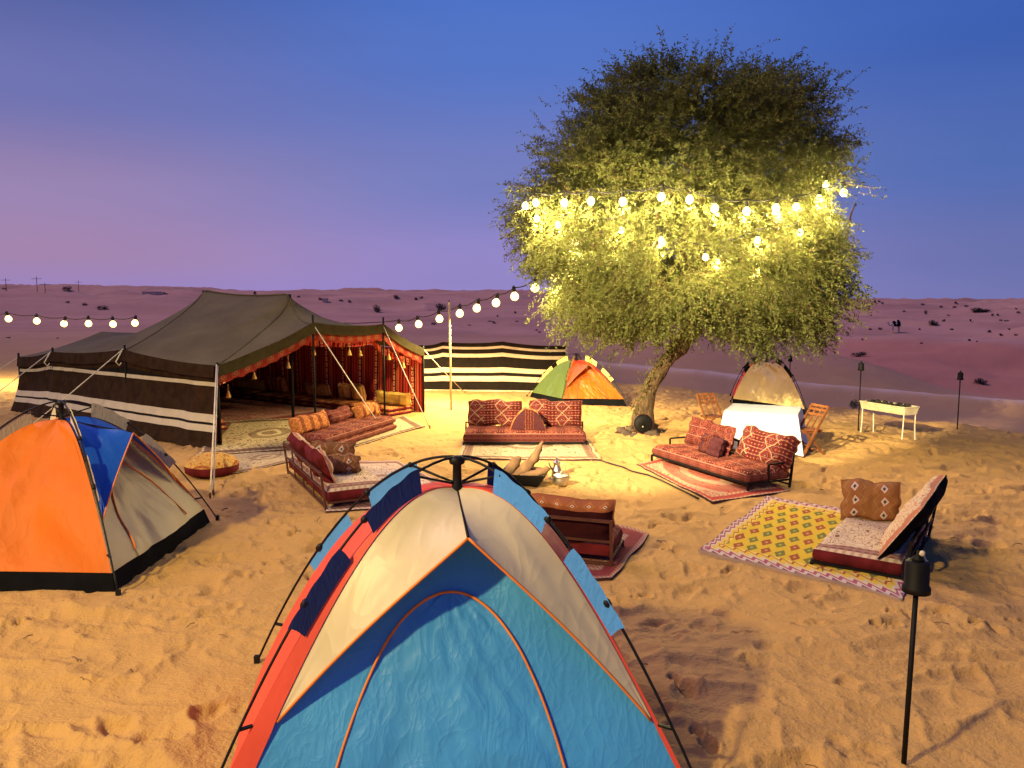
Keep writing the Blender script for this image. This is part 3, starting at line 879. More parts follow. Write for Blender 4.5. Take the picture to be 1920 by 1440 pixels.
# left tent: orange wall to the camera, door of beige under a blue fly to the right
lA, lB = G(222, 1118), G(408, 975)
lD = lA + Vector((-2.32, 0.10, 0)); lC = lB + Vector((-2.24, 0.08, 0))
left_tent = pop_tent("orange tent with royal blue fly and beige door cut off by the left edge", lA, lB, lC, lD, 1.60,
                     NY['orange'], NY['beige'], NY['royal'], NY['white'], NY['grey'], M['orange_pipe'], fly_w=0.24, fold=0.05, group="pop-up dome tents",
                     door_arc=True, front_arc=[(.20, .09), (.24, .2), (.3, .32), (.36, .42), (.44, .50), (.52, .53), (.6, .5), (.68, .40), (.74, .28), (.78, .16), (.80, .09)])
# green and orange tent by the windbreak
gA, gB, gD = G(1052, 758), G(1180, 759), G(988, 744)
green_tent = pop_tent("small tent with green side and orange door next to the striped windbreak", gA, gB, gB + gD - gA, gD, 1.28,
                      NY['green'], NY['amber'], NY['flame'], NY['yellow'], NY['yellow'], M['dark_pipe'], fly_w=0.22, skirt=0.14, door_arc=True, fold=0.02, piping=True, group="pop-up dome tents", trim_m=None)
# cream tent behind the table
cA_, cB_ = G(1370, 754), G(1514, 776)
cn = Vector((cA_.y - cB_.y, cB_.x - cA_.x, 0)).normalized()
cn = Vector((0.27, 0.96, 0))
cream_tent = pop_tent("small straw coloured tent with orange sides standing behind the white table", cA_, cB_, cB_ + cn * 1.55, cA_ + cn * 1.55, 1.27,
                      NY['flame'], NY['straw'], NY['straw'], M['black_cloth'], M['black_cloth'], M['dark_pipe'], door_face=False, skirt=0.10, fold=0.05, exp=2.5, group="pop-up dome tents",
                      sleeve_w=((.62, .74), (.36, .50)))

# ------------------------------------------------------------------ big Bedouin tent
TC1 = Vector((-5.4, 13.9, 0)); TF = Vector((0.585, 0.811, 0)); TS = Vector((-0.811, 0.585, 0))
FW, FL_ = 5.54, 8.3
def T(s, t, z=0.0):
    return TC1 + TF * t + TS * s + Vector((0, 0, z))
tent_c = T(FL_ / 2, FW / 2)
big = thing("bedouin_tent", "large dark brown Bedouin tent with white striped wall and open red lined front", "tent", tent_c, 0)
def TL(s, t, z=0.0): return T(s, t, z) - tent_c
FLAT.append(([T(-2.2, 0.2), T(-2.2, FW), T(FL_, FW), T(FL_, 0)], 0.2, 0.5))
NS, NTT = 64, 44
Zr = np.full((NS + 1, NTT + 1), 2.0)
pin = np.zeros_like(Zr, bool)
def setpin(s, t, z):
    i, j = int(round(s / FL_ * NS)), int(round(t / FW * NTT)); Zr[i, j] = z; pin[i, j] = True
eave_front = [(0, 1.50), (2.22, 2.24), (4.22, 2.17), (5.54, 1.56)]
eave_left = [(0, 1.50), (3.2, 1.68), (6.46, 1.52), (8.3, 1.33)]
eave_back = [(0, 1.56), (3.0, 1.72), (6.0, 1.62), (8.3, 1.4)]
eave_rear = [(0, 1.33), (2.0, 1.9), (4.0, 1.9), (5.54, 1.4)]
def eave(tab, x, sag=0.05):
    for (a, za), (b, zb) in zip(tab[:-1], tab[1:]):
        if x <= b + 1e-6:
            f = (x - a) / (b - a)
            return lerp(za, zb, f) - sag * 4 * f * (1 - f)
    return tab[-1][1]
for j in range(NTT + 1):
    t = j / NTT * FW
    Zr[0, j] = eave(eave_front, t, .06); Zr[NS, j] = eave(eave_rear, t, .06); pin[0, j] = pin[NS, j] = True
for i in range(NS + 1):
    s = i / NS * FL_
    Zr[i, 0] = eave(eave_left, s, .05); Zr[i, NTT] = eave(eave_back, s, .05); pin[i, 0] = pin[i, NTT] = True
for i in range(NS + 1):
    s = i / NS * FL_
    if 1.4 <= s <= 4.75:
        f = (s - 1.4) / 3.3
        j = int(NTT / 2)
        Zr[i, j] = lerp(2.84, 2.96, f) - 0.08 * 4 * f * (1 - f); pin[i, j] = True
fixed = Zr.copy()
for it in range(2500):
    Zn = Zr.copy()
    Zn[1:-1, 1:-1] = 0.25 * (Zr[2:, 1:-1] * 1.0 + Zr[:-2, 1:-1] + Zr[1:-1, 2:] + Zr[1:-1, :-2])
    Zn[pin] = fixed[pin]; Zr = Zn
# straighten the membrane a little: straight slopes between ridge and eaves
Zs = Zr.copy()
for i in range(NS + 1):
    s = i / NS * FL_
    if 1.4 <= s <= 4.75:
        for j in range(NTT + 1):
            mj = NTT // 2
            f = j / mj if j <= mj else (NTT - j) / mj
            e = Zr[i, 0] if j <= mj else Zr[i, NTT]
            Zs[i, j] = lerp(Zr[i, j], lerp(e, Zr[i, mj], f) - .05 * math.sin(math.pi * f), .45)
Zr = Zs
def roof_z(u, v):
    x, y = u * NS, v * NTT
    i, j = min(int(x), NS - 1), min(int(y), NTT - 1)
    fx, fy = x - i, y - j
    return (Zr[i, j] * (1 - fx) + Zr[i + 1, j] * fx) * (1 - fy) + (Zr[i, j + 1] * (1 - fx) + Zr[i + 1, j + 1] * fx) * fy
def roof_mat():
    t = NT("tent_roof_cloth", 0.9, 0.15)
    o = t.ob()
    c = t.ramp(t.noise(o, 1.3, 5.0), [(0.25, (0.085, 0.066, 0.036)), (0.75, (0.150, 0.120, 0.068))])
    c = t.mix(t.m('MULTIPLY', t.noise(o, 14, 4.0), .4), c, (0.06, 0.05, 0.038))
    t.color(c)
    t.bump(t.m('ADD', t.noise(t.mapv(o, (1, 1, 3)), 2.2, 4.0, .55, .6), t.m('MULTIPLY', t.noise(o, 90, 2.0), .08)), 0.35, .12)
    return t.mat
M['roof'] = roof_mat()
M['brown_cloth'] = plain("tent_brown_cloth", (0.030, 0.015, 0.007), 0.9, 0, 0.35, 0.35, 5, 0.08)
M['band_black'] = plain("tent_black_band", (0.012, 0.009, 0.008), 0.9, 0, 0.2, 0.2, 9, 0.1)
M['band_white'] = plain("tent_white_band", (0.54, 0.47, 0.36), 0.9, 0, 0.08, 0.25, 8, 0.1)
M['lining'] = stripes_mat("tent_red_lining")
M['valance'] = valance_mat("tent_valance")
M['olive'] = plain("tent_olive_edge", (0.034, 0.027, 0.011), 0.9, 0, 0.25, 0.3, 8, 0.1)
rf = MB().grid(lambda u, v: TL(u * FL_, v * FW, roof_z(u, v) + 0.012 * (n1(u * 9, v * 7, 3) - .5)), 96, 66).build("roof", M['roof'], big, True)
# seams on the roof running down from the ridge
for s in (1.4, 4.7):
    MB().tube([TL(lerp(s, 3.2 if s > 3 else 0, f), lerp(FW / 2, 0, f), roof_z(lerp(s, 3.2 if s > 3 else 0, f) / FL_, .5 - f / 2) + .012) for f in [k / 24 for k in range(25)]], .014, 6).build("roof_seam", M['roof'], rf, True)
MB().tube([TL(lerp(1.4, 0, f), lerp(FW / 2, 2.22, f), roof_z(lerp(1.4, 0, f) / FL_, lerp(.5, 2.22 / FW, f)) + .01) for f in [k / 16 for k in range(17)]], .012, 6).build("roof_seam", M['roof'], rf, True)
MB().tube([TL(s, FW / 2 , roof_z(s / FL_, .5) + .012) for s in [1.4 + k * .15 for k in range(23)]], .02, 6).build("ridge_seam", M['roof'], rf, True)

# striped long wall (left), bands sewn across
wall = MB()
rows = [(0, .29, 0), (.29, .41, 1), (.41, .455, 2), (.455, .60, 1), (.60, 1.11, 0), (1.11, 1.185, 1), (1.185, 1.30, 2), (1.30, 1.62, 0)]
def wall_pt(s, zz):
    top = eave(eave_left, s, .05) - .03
    z = zz / 1.62 * top if zz > 1.2 else zz * min(1.0, (top - .2) / 1.25)
    k = (1 - z / max(top, .1))
    out = 0.30 * k * k + 0.04 * (n1(s * 1.7, z * .8, 5) - .5) * 2 * (0.3 + k)
    fr = 0.02 * math.sin(s * 9 + 2 * math.sin(s * 2.1)) * (1 if s > 5.5 else .35)
    return TL(s, -out - fr, max(z, -.02))
wall_parts = {}
for (z0, z1, mi) in rows:
    wall_parts.setdefault(mi, MB()).grid(lambda u, v: wall_pt(lerp(0.03 + .25 * (1 - lerp(z0, z1, v) / 1.62) ** 2 * -1, FL_, u), lerp(z0, z1, v)), 90, 4)
w_o = wall_parts[0].build("striped_wall", M['brown_cloth'], big, True)
wall_parts[2].build("black_band", M['band_black'], w_o, True)
# each white band its own strip
for (z0, z1, mi) in rows:
    if mi == 1:
        MB().grid(lambda u, v: wall_pt(lerp(-.12 * (1 - z0 / 1.62), FL_, u), lerp(z0, z1, v)) + Vector(TF) * -.004, 90, 3).build("white_band", M['band_white'], w_o, True)
# valance flap along the left eave
MB().grid(lambda u, v: TL(u * FL_, -.05 - .03 * v - .015 * math.sin(u * 60) * v, eave(eave_left, u * FL_, .05) + .01 - v * (.22 + .03 * n1(u * 14, 0, 3))), 110, 6).build("eave_flap", M['brown_cloth'], big, True)
# back long wall (red lining) and rear wall
MB().grid(lambda u, v: TL(u * FL_, FW + .03 * math.sin(u * 55) * (1 - v * .5) + .05 * (n1(u * 5, v, 9) - .5), v * (eave(eave_back, u * FL_, .05) - .02)), 200, 12,
          uvfn=lambda u, v: (u * FL_, v * 1.6)).build("lining_wall", M['lining'], big, True)
MB().grid(lambda u, v: TL(FL_ - .02 + .03 * math.sin(u * 40) * (1 - v), u * FW, v * (eave(eave_rear, u * FW, .06) - .02)), 140, 12,
          uvfn=lambda u, v: (u * FW, v * 1.6)).build("lining_wall", M['lining'], big, True)
MB().grid(lambda u, v: TL(u * FL_, .05 + .02 * math.sin(u * 70), v * (eave(eave_left, u * FL_, .05) - .08)), 140, 10,
          uvfn=lambda u, v: (u * FL_, v * 1.6)).build("lining_wall", M['lining'], big, True)
# front edge: olive flap and ornamented valance behind it
MB().grid(lambda u, v: TL(-.05 - .02 * v - .012 * math.sin(u * 50) * v, u * FW, eave(eave_front, u * FW, .06) + .01 - v * (.20 + .02 * n1(u * 10, 0, 4))), 90, 6).build("eave_flap", M['olive'], big, True)
MB().grid(lambda u, v: TL(-.005 + .02 * math.sin(u * 46) * v, u * FW, eave(eave_front, u * FW, .06) - .17 - v * (.18 + .012 * math.cos(u * FW / .26 * 2 * math.pi) + .02 * n1(u * 40, 0, 3))), 120, 6,
          uvfn=lambda u, v: (u * FW, 1 - v)).build("valance", M['valance'], big, True)
MB().grid(lambda u, v: TL(.25 + .02 * math.sin(u * 46) * v + .22 * math.sin(u * 9.4) ** 2, u * FW, eave(eave_front, u * FW, .06) - .30 - v * .16), 90, 4,
          uvfn=lambda u, v: (u * FW, v * .2)).build("inner_drape", M['lining'], big, True)
# tassels hanging under the front edge
tas = MB().lathe([(.0, 0), (.014, -.01), (.024, -.045), (.045, -.11), (.048, -.14), (.0, -.145)], n=8)
tas.tube([(0, 0, .0), (0, 0, .12)], .005, 4)
M['tassel'] = plain("tassel_wool", (0.48, 0.30, 0.09), 0.95, 0, 0.3, 0.5, 60)
M['tassel_pale'] = plain("tassel_wool_pale", (0.64, 0.54, 0.38), 0.95, 0, 0.3, 0.5, 60)
tas_o = None
for k, (s, t, dz) in enumerate([(.3, .42, -.62), (.5, 1.15, -.55), (.2, 1.75, -.58), (.25, 2.45, -.52), (.15, 3.35, -.50), (.35, 3.85, -.55), (.1, 4.5, -.52), (.12, 5.0, -.50), (1.2, .7, -.45), (1.4, 1.5, -.60)]):
    if tas_o is None:
        tas_o = tas.build("tassel", M['tassel'], big, True); o = tas_o
    else:
        o = tas_o.copy(); COL.objects.link(o)
    o.location = TL(s, t, eave(eave_front, t, .06) + dz)
# poles
def tpole(s, t, z, r=.028, m='black_metal', lean=(0, 0)):
    MB().tube([TL(s + lean[0], t + lean[1], -.05), TL(s, t, z)], r, 8).build("tent_pole", M[m], big, True)
for t, z in eave_front: tpole(-.02, t, z + (.16 if 1 < t < 5 else .06), .022)
for s, z in eave_left[1:]: tpole(s, -.02, z + .10, .025)
for s, z in ((1.4, 2.84), (4.7, 2.96)): tpole(s, FW / 2, z, .035)
# guy ropes with toggles and pegs
def guy(a, b, name="guy_rope", r=.011, double=False):
    MB().tube([a, lerp(a, b, .5) + Vector((0, 0, -.02)), b], r, 6).build(name, M['white_rope'], big, True)
    MB().tube([b + Vector((0, 0, .06)), b + Vector((0, 0, -.05))], .014, 6).build("peg", M['brown_metal'], big)
def gl(px, py): return G(px, py) - tent_c
guy(TL(0, 2.22, 2.24), gl(722, 812)); guy(TL(0, 4.22, 2.17), gl(806, 803)); guy(TL(0, 5.54, 1.56), gl(872, 737))
c1t = TL(-.03, -.02, 1.52)
guy(c1t + Vector((0, 0, 0)), gl(394, 932)); guy(c1t + Vector((.02, 0, -.03)), gl(400, 926))
guy(TL(3.2, -.05, 1.70), TL(3.6, -2.1, 0)); guy(TL(6.46, -.05, 1.53), TL(7.0, -1.9, 0)); guy(TL(8.3, 0, 1.34), TL(10.0, -1.4, 0))
for (s, z) in ((3.2, 1.66), (6.46, 1.50)):
    MB().tube([TL(s, -.08, z), TL(s + .03, -.2, z - .22), TL(s + .02, -.14, z - .3), TL(s + .0, -.1, z - .24)], .014, 6).build("rope_hook", M['white_rope'], big, True)

# ------------------------------------------------------------------ striped windbreak
W0, W1 = G(788, 733), G(1060, 736)
W0.z = W1.z = 0
wl_ = (W1 - W0).length; wd = (W1 - W0).normalized()
wb = thing("windbreak", "black cloth windbreak with cream stripes stretched between the Bedouin tent and green tent", "windbreak", (W0 + W1) / 2, math.atan2(wd.y, wd.x))
def wtop(u):
    pts = [(0, 1.40), (.16, 1.50), (.57, 1.52), (1, 1.40)]
    return eave(pts, u, .05)
wrow = [(0, .18), (.18, .40), (.40, .46), (.46, .60), (.60, .76), (.76, .85), (.85, .93), (.93, 1.0)]
wrow = [(0, .21, 0), (.21, .32, 1), (.32, .39, 0), (.39, .49, 1), (.49, .705, 0), (.705, .78, 1), (.78, .87, 0), (.87, .92, 1), (.92, 1.0, 0)]
for (a, b, mi) in wrow:
    MB().grid(lambda u, v: Vector(((u - .5) * wl_, .03 * math.sin(u * 21) + .05 * (n1(u * 6, lerp(a, b, v) * 2, 8) - .5), lerp(a, b, v) * wtop(u))), 70, 3).build("cream_band" if mi else "black_panel", M['band_white'] if mi else M['band_black'], wb, True)
for u in (.16, .57, .995):
    MB().tube([((u - .5) * wl_, .06, -.1), ((u - .5) * wl_, .05, wtop(u) + .03)], .022, 8).build("post", M['pole_wood'], wb, True)
MB().grid(lambda u, v: Vector(((u - .5) * wl_, -.05 + .02 * math.sin(u * 30), .005 + .05 * v)), 50, 1).build("bottom_hem", M['band_white'], wb, True)
# ------------------------------------------------------------------ cloth materials for seats and rugs
KL = {}
KL['red_a'] = kilim("red_kilim_diamonds", 4.0, 2.0)
KL['red_b'] = kilim("red_kilim_fine", 7.0, 3.0, [(0.0, ORNG), (0.12, RED), (0.30, PINK), (0.36, NAVY), (0.48, RED), (0.7, DRED), (0.8, CREAM), (0.86, RED)], band=3.0)
KL['red_seat'] = kilim("red_kilim_seat", 12.0, 5.0, [(0.0, ORNG), (0.14, RED), (0.34, PINK), (0.40, NAVY), (0.55, (0.40, 0.09, 0.04)), (0.75, DRED), (0.84, CREAM), (0.9, RED)], band=3.0)
KL['dark'] = kilim("dark_kilim", 3.0, 3.0, [(0.0, RED), (0.15, NAVY), (0.45, DRED), (0.6, RED), (0.72, NAVY)], base=DRED, lines=False)
KL['dark_side'] = kilim("dark_seat_front", 14.0, 2.0, [(0.0, RED), (0.12, DRED), (0.4, NAVY), (0.6, DRED), (0.8, (0.2, 0.03, 0.03))], base=DRED, lines=True, band=2.0)
KL['maroon'] = plain("maroon_mattress_side", (0.11, 0.012, 0.016), 0.9, 0, 0.35, 0.4, 30, 0.1)
KL['orange'] = kilim("orange_kilim", 9.0, 4.0, [(0.0, (0.62, 0.36, 0.10)), (0.2, (0.50, 0.15, 0.04)), (0.45, (0.3, 0.04, 0.03)), (0.6, (0.50, 0.15, 0.04)), (0.82, (0.55, 0.26, 0.07)), (0.92, (0.2, 0.03, 0.02))], base=(0.50, 0.15, 0.04), lines=False)
KL['gold'] = persian("gold_cushion", (0.60, 0.36, 0.09), (0.42, 0.14, 0.04), (0.30, 0.07, 0.03), (0.62, 0.42, 0.14), 7.0, False, 0.06)
KL['gold_plain'] = persian("gold_bolster", (0.62, 0.40, 0.08), (0.55, 0.25, 0.05), (0.5, 0.2, 0.05), (0.64, 0.45, 0.12), 5.0, False, 0.02, 0.3)
KL['cream_cush'] = persian("cream_cushion", (0.60, 0.48, 0.32), (0.38, 0.16, 0.10), (0.45, 0.12, 0.07), (0.58, 0.42, 0.28), 9.0, False, 0.06, 0.35)
KL['cream_seat'] = persian("cream_mattress_top", (0.60, 0.47, 0.32), (0.34, 0.17, 0.14), (0.16, 0.06, 0.07), (0.60, 0.48, 0.36), 8.0, False, 0.07, 0.30)
KL['star'] = star_cushion_mat("star_motif_cloth")
KL['brown'] = star_cushion_mat("brown_bolster_cloth", (0.17, 0.075, 0.045))
def band_mat():
    t = NT("maroon_with_star_band", 0.95, 0.08)
    u, v, _ = t.sep(t.uv())
    d = t.m('ADD', t.tri(t.m('MULTIPLY', u, 7.0)), t.m('MULTIPLY', t.m('ABSOLUTE', t.m('SUBTRACT', v, .90)), 9.0))
    pat = t.ramp(d, [(0.0, (0.03, 0.03, 0.05)), (0.14, (0.6, 0.52, 0.44)), (0.30, (0.34, 0.07, 0.04)), (0.5, (0.36, 0.15, 0.05)), (0.8, (0.30, 0.10, 0.05))], 'CONSTANT')
    t.color(t.mix(t.m('GREATER_THAN', v, 0.80), (0.035, 0.007, 0.009), pat)); weave_bump(t)
    return t.mat
KL['maroon_band'] = band_mat()
RG = {}
RG['cream'] = persian("cream_persian_rug", (0.56, 0.45, 0.27), (0.16, 0.09, 0.06), (0.09, 0.03, 0.025), (0.46, 0.34, 0.2), 15.0)
RG['cream_pale'] = persian("pale_persian_rug", (0.52, 0.41, 0.26), (0.24, 0.14, 0.09), (0.12, 0.05, 0.045), (0.45, 0.33, 0.2), 13.0)
RG['red'] = persian("red_medallion_rug", (0.46, 0.28, 0.18), (0.34, 0.06, 0.045), (0.36, 0.02, 0.02), (0.48, 0.32, 0.2), 14.0, True, 0.10, 0.35, 0.52)
RG['maroon'] = persian("maroon_rug", (0.34, 0.16, 0.13), (0.16, 0.03, 0.035), (0.22, 0.02, 0.03), (0.42, 0.26, 0.22), 20.0, False, 0.2)
RG['pink'] = persian("pinkish_persian_rug", (0.60, 0.46, 0.38), (0.30, 0.12, 0.10), (0.10, 0.04, 0.05), (0.62, 0.50, 0.42), 20.0)
RG['yellow'] = yellow_rug_mat("yellow_diamond_rug")

def rug(name, label, cs, mat, z=0.012, cat="rug", wav=0.012, edge_m=None, flat=True, group=None, seed=1):
    ctr = sum(cs, Vector()) / 4; ctr.z = 0
    c = [p - ctr for p in cs]
    def pt(u, v):
        p = lerp(lerp(c[0], c[1], u), lerp(c[3], c[2], u), v)
        e = min(u, v, 1 - u, 1 - v)
        wob = 0.028 * (1 - sstep(0, .1, e))
        q = Vector((p.x + wob * (n1(p.x * 3 + 50, p.y * 3 + 40, seed) - .5) * 2, p.y + wob * (n1(p.x * 3 + 90, p.y * 3 + 10, seed) - .5) * 2, 0))
        q.z = z + wav * (1.6 * n1(p.x * 2.6 + ctr.x, p.y * 2.6 + ctr.y, 3 + seed) + 0.5 * n1(p.x * 9, p.y * 9, 5)) 
        return q
    m = MB().grid(pt, 60, 44)
    n = 60; k = len(m.v)
    rim = [pt(i / 60, 0) for i in range(60)] + [pt(1, i / 44) for i in range(44)] + [pt(1 - i / 60, 1) for i in range(60)] + [pt(0, 1 - i / 44) for i in range(44)]
    N = len(rim)
    vs = [p + Vector((0, 0, 0.001)) for p in rim] + [Vector((p.x * 1.004, p.y * 1.004, -0.05)) for p in rim]
    m.add(vs, [(i, N + i, N + (i + 1) % N, (i + 1) % N) for i in range(N)], [(0.0, 0.0)] * (2 * N), 1)
    o = m.build(name, [mat, edge_m or M['maroon_edge']], None, True)
    o.location = ctr
    if flat: FLAT.append((cs, 0.10, 0.35))
    return tag(o, label, cat, group)
M['maroon_edge'] = plain("rug_edge", (0.05, 0.018, 0.018), 0.95)
M['pale_edge'] = plain("rug_edge_pale", (0.30, 0.22, 0.20), 0.95)

# ------------------------------------------------------------------ cushions
def cushion(name, label, cat, loc, w, h, t, mat, rotz=0.0, tilt=0.0, roll=0.0, p=3.2, pinch=0.03, side_m=None, parent=None, seed=0, group=None, flat=False, wrinkle=0.02):
    """soft pad, w along x, h up (z), t thick (y); tilt leans it back (+y); flat lays it down"""
    nu, nv = 26, 20
    def pt(sgn):
        def f(u, v):
            a, b = 2 * u - 1, 2 * v - 1
            prof = max(0.0, (1 - abs(a) ** p)) ** .5 * max(0.0, (1 - abs(b) ** p)) ** .5
            k = 1 - pinch * (1 - (abs(a) * abs(b)) ** 1.2) * (abs(a) ** 4 + abs(b) ** 4) * .8
            x, z = a * w / 2 * k, b * h / 2 * k
            y = -sgn * (t / 2 * (prof * .86 + .14 * min(1, 6 * (1 - max(abs(a), abs(b))))))
            nn = n1(u * 5 + seed * 7 + (3 if sgn > 0 else 60), v * 4 + seed * 3, 5 + seed) - .5
            n2 = n1(u * 14 + seed * 5, v * 11 + (30 if sgn > 0 else 2), 9) - .5
            y += -sgn * prof * (nn * wrinkle * 3 + n2 * wrinkle)
            x += wrinkle * (n1(v * 6 + seed, 4, 21) - .5) * abs(a) * 2; z += wrinkle * 1.6 * (n1(u * 7 + seed * 2, 9, 22) - .5) * abs(b) * 2
            return Vector((x, y, z + h / 2))
        return f
    m = MB().grid(pt(1), nu, nv, 0)
    fb = pt(-1)
    m.grid(lambda u, v: fb(1 - u, v), nu, nv, 1)
    # piping seam
    pts = []
    f = pt(0.0)
    for u in range(20): pts.append(f(u / 20, 0))
    for u in range(14): pts.append(f(1, u / 14))
    for u in range(20): pts.append(f(1 - u / 20, 1))
    for u in range(15): pts.append(f(0, 1 - u / 14))
    m.tube(pts, 0.008, 5, 1, False)
    o = m.build(name, [mat, side_m or mat], parent, True)
    o.rotation_mode = 'XYZ'
    rx = -tilt if not flat else -math.pi / 2
    mt = Matrix.Rotation(rotz, 4, 'Z') @ Matrix.Rotation(roll, 4, 'Y') @ Matrix.Rotation(rx, 4, 'X')
    o.matrix_local = Matrix.Translation(Vector(loc)) @ mt
    if parent is None: tag(o, label, cat, group)
    return o

def mattress_mb(L, D, h, z0, mats_idx=(0, 1), seed=0, tuft=True, ov=0.0):
    """thick floor mattress centred on x, y; top uv 0..1; soft rounded edge, hanging side"""
    m = MB()
    r = min(0.05, h * .45)
    def top(u, v):
        a, b = 2 * u - 1, 2 * v - 1
        ea, eb = (1 - abs(a)) * L / 2, (1 - abs(b)) * D / 2
        def dr(e): return 0 if e > r else r - math.sqrt(max(0, r * r - (r - e) ** 2))
        z = z0 + h - max(dr(ea), dr(eb)) - 0.004
        z += 0.022 * (n1(u * L * 3 + seed, v * D * 3, 31) - .5) * min(1, min(ea, eb) / .08) * 2
        if tuft: z -= 0.016 * math.exp(-((abs(a) % .5) - .25) ** 2 * 300) * math.exp(-(b * b) * 9)
        x, y = a * L / 2, b * D / 2
        w = 0.012 * (n1(u * L * 4 + 9, v * D * 4 + seed, 33) - .5)
        return Vector((x + w * (abs(a) > .96), y + w * (abs(b) > .94), z))
    m.grid(top, 40, 20, mats_idx[0])
    rim = [top(i / 40, 0) for i in range(40)] + [top(1, i / 20) for i in range(20)] + [top(1 - i / 40, 1) for i in range(40)] + [top(0, 1 - i / 20) for i in range(20)]
    N = len(rim)
    lv = []
    K = 4
    for q in range(K + 1):
        f = q / K
        for i, p in enumerate(rim):
            bulge = 1 + (0.018 * math.sin(math.pi * f)) + 0.006 * math.sin(i * .9) * f
            lv.append(Vector((p.x * bulge, p.y * (1 + 0.03 * math.sin(math.pi * f)), lerp(p.z, z0, f))))
    uv = [(i / N * 8, q / K) for q in range(K + 1) for i in range(N)]
    fs = [(q * N + i, (q + 1) * N + i, (q + 1) * N + (i + 1) % N, q * N + (i + 1) % N) for q in range(K) for i in range(N)]
    m.add(lv, fs, uv, mats_idx[1])
    m.add(lv[-N:], [tuple(range(N))], None, mats_idx[1])
    return m

def sofa(label, loc, rotz, L, D, seat_m, side_m, base=0.10, mat_h=0.17, back_h=0.52, back=True, cols=4, arms=True, metal='brown_metal', seed=0, pads=1, group="majlis floor sofas round the fire"):
    root = thing("floor_sofa", label, "sofa", loc, rotz, group)
    b = .028
    def bar(a, c, name, w=b): MB().bar(a, c, w).build(name, M[metal], root)
    hx, hy = L / 2, D / 2
    for sx in (-1, 1):
        bar((sx * hx, -hy, 0), (sx * hx, -hy, base), "leg")
        bar((sx * hx, hy, -.02), (sx * hx, hy + .06, back_h), "back_post")
        bar((sx * hx, -hy + b / 2, base), (sx * hx, hy - b / 2, base), "side_rail", .024)
    bar((-hx + b / 2, -hy, base), (hx - b / 2, -hy, base), "front_rail")
    bar((-hx + b / 2, hy, base * .4), (hx - b / 2, hy, base * .4), "back_rail", .024)
    if back:
        bar((-hx + b / 2, hy + .06, back_h - b / 2), (hx - b / 2, hy + .06, back_h - b / 2), "back_rail")
        bar((-hx + b / 2, hy + .035, back_h * .55), (hx - b / 2, hy + .035, back_h * .55), "back_rail", .022)
        for k in range(1, cols):
            x = lerp(-hx, hx, k / cols)
            bar((x, hy + .012, base * .4 + .012), (x, hy + .058, back_h - b), "back_bar", .018)
    bar((0, -hy + b / 2, base - .002), (0, hy - b / 2, base - .002), "cross_rail", .022)
    if arms:
        for sx in (-1, 1):
            bar((sx * hx, -hy * .05, base + .012), (sx * hx, -hy * .05, back_h * .74), "arm_post", .024)
            bar((sx * hx, -hy * .05 + .012, back_h * .74), (sx * hx, hy + .025, back_h * .74), "arm_rail", .024)
    for k in range(pads):
        h = mat_h / pads
        mattress_mb(L - .03, D - .03, h - .004, base + .014 + k * h, (0, 1), seed + k).build("seat_mattress", [seat_m, side_m], root, True)
    FLAT.append(([Vector(loc) + Matrix.Rotation(rotz, 3, 'Z') @ Vector(q) for q in ((-hx, -hy, 0), (hx, -hy, 0), (hx, hy, 0), (-hx, hy, 0))], 0.12, 0.3))
    root["_l"] = 0
    del root["_l"]
    return root, base + mat_h + .01
def at(loc, rotz, p):
    return Vector(loc) + Matrix.Rotation(rotz, 3, 'Z') @ Vector(p)

# rugs first
rug("rug", "pale patterned rug spread beneath the red sofa behind the fire pan", [G(858, 862), G(1128, 864), G(1098, 815), G(875, 815)], RG['cream_pale'], seed=2)
rug("rug", "red and cream medallion rug under the long sofa near the white table", [G(1192, 872), G(1335, 944), G(1482, 922), G(1300, 848)], RG['red'], seed=3)
rug("rug", "bright yellow rug with green and red diamonds and purple border", [G(1308, 1036), G(1692, 1126), G(1748, 985), G(1440, 934)], RG['yellow'], wav=.016, edge_m=M['pale_edge'], seed=4)
rug("rug", "pinkish patterned rug beside the sofa with cream pads", [G(612, 962), G(900, 945), G(742, 866), G(648, 866)], RG['pink'], seed=5)
rug("rug", "maroon rug under the dark backed sofa beside the large blue tent", [G(905, 1085), G(1150, 1088), G(1218, 1004), G(1030, 955)], RG['maroon'], seed=6)
rug("rug", "large cream carpet laid at the mouth of the Bedouin tent", [G(368, 858), G(590, 842), G(620, 782), G(420, 792)], RG['cream'], flat=False, z=.02, seed=7)
rug("rug", "brown and cream carpet in front of the Bedouin tent, lapped by the larger carpet", [G(425, 893), G(585, 858), G(575, 836), G(400, 850)], RG['cream_pale'], flat=True, z=.004, seed=8)
rug("rug", "narrow carpet under the low red seat outside the Bedouin tent", [G(600, 858), G(795, 800), G(760, 780), G(560, 830)], RG['cream'], flat=True, z=.004, seed=9)
rug("rug", "dim carpet covering the floor at the back of the Bedouin tent", [T(1.2, .3), T(7.9, .3), T(7.9, FW - .2), T(1.2, FW - .2)], RG['maroon'], flat=False, z=.006, seed=10)

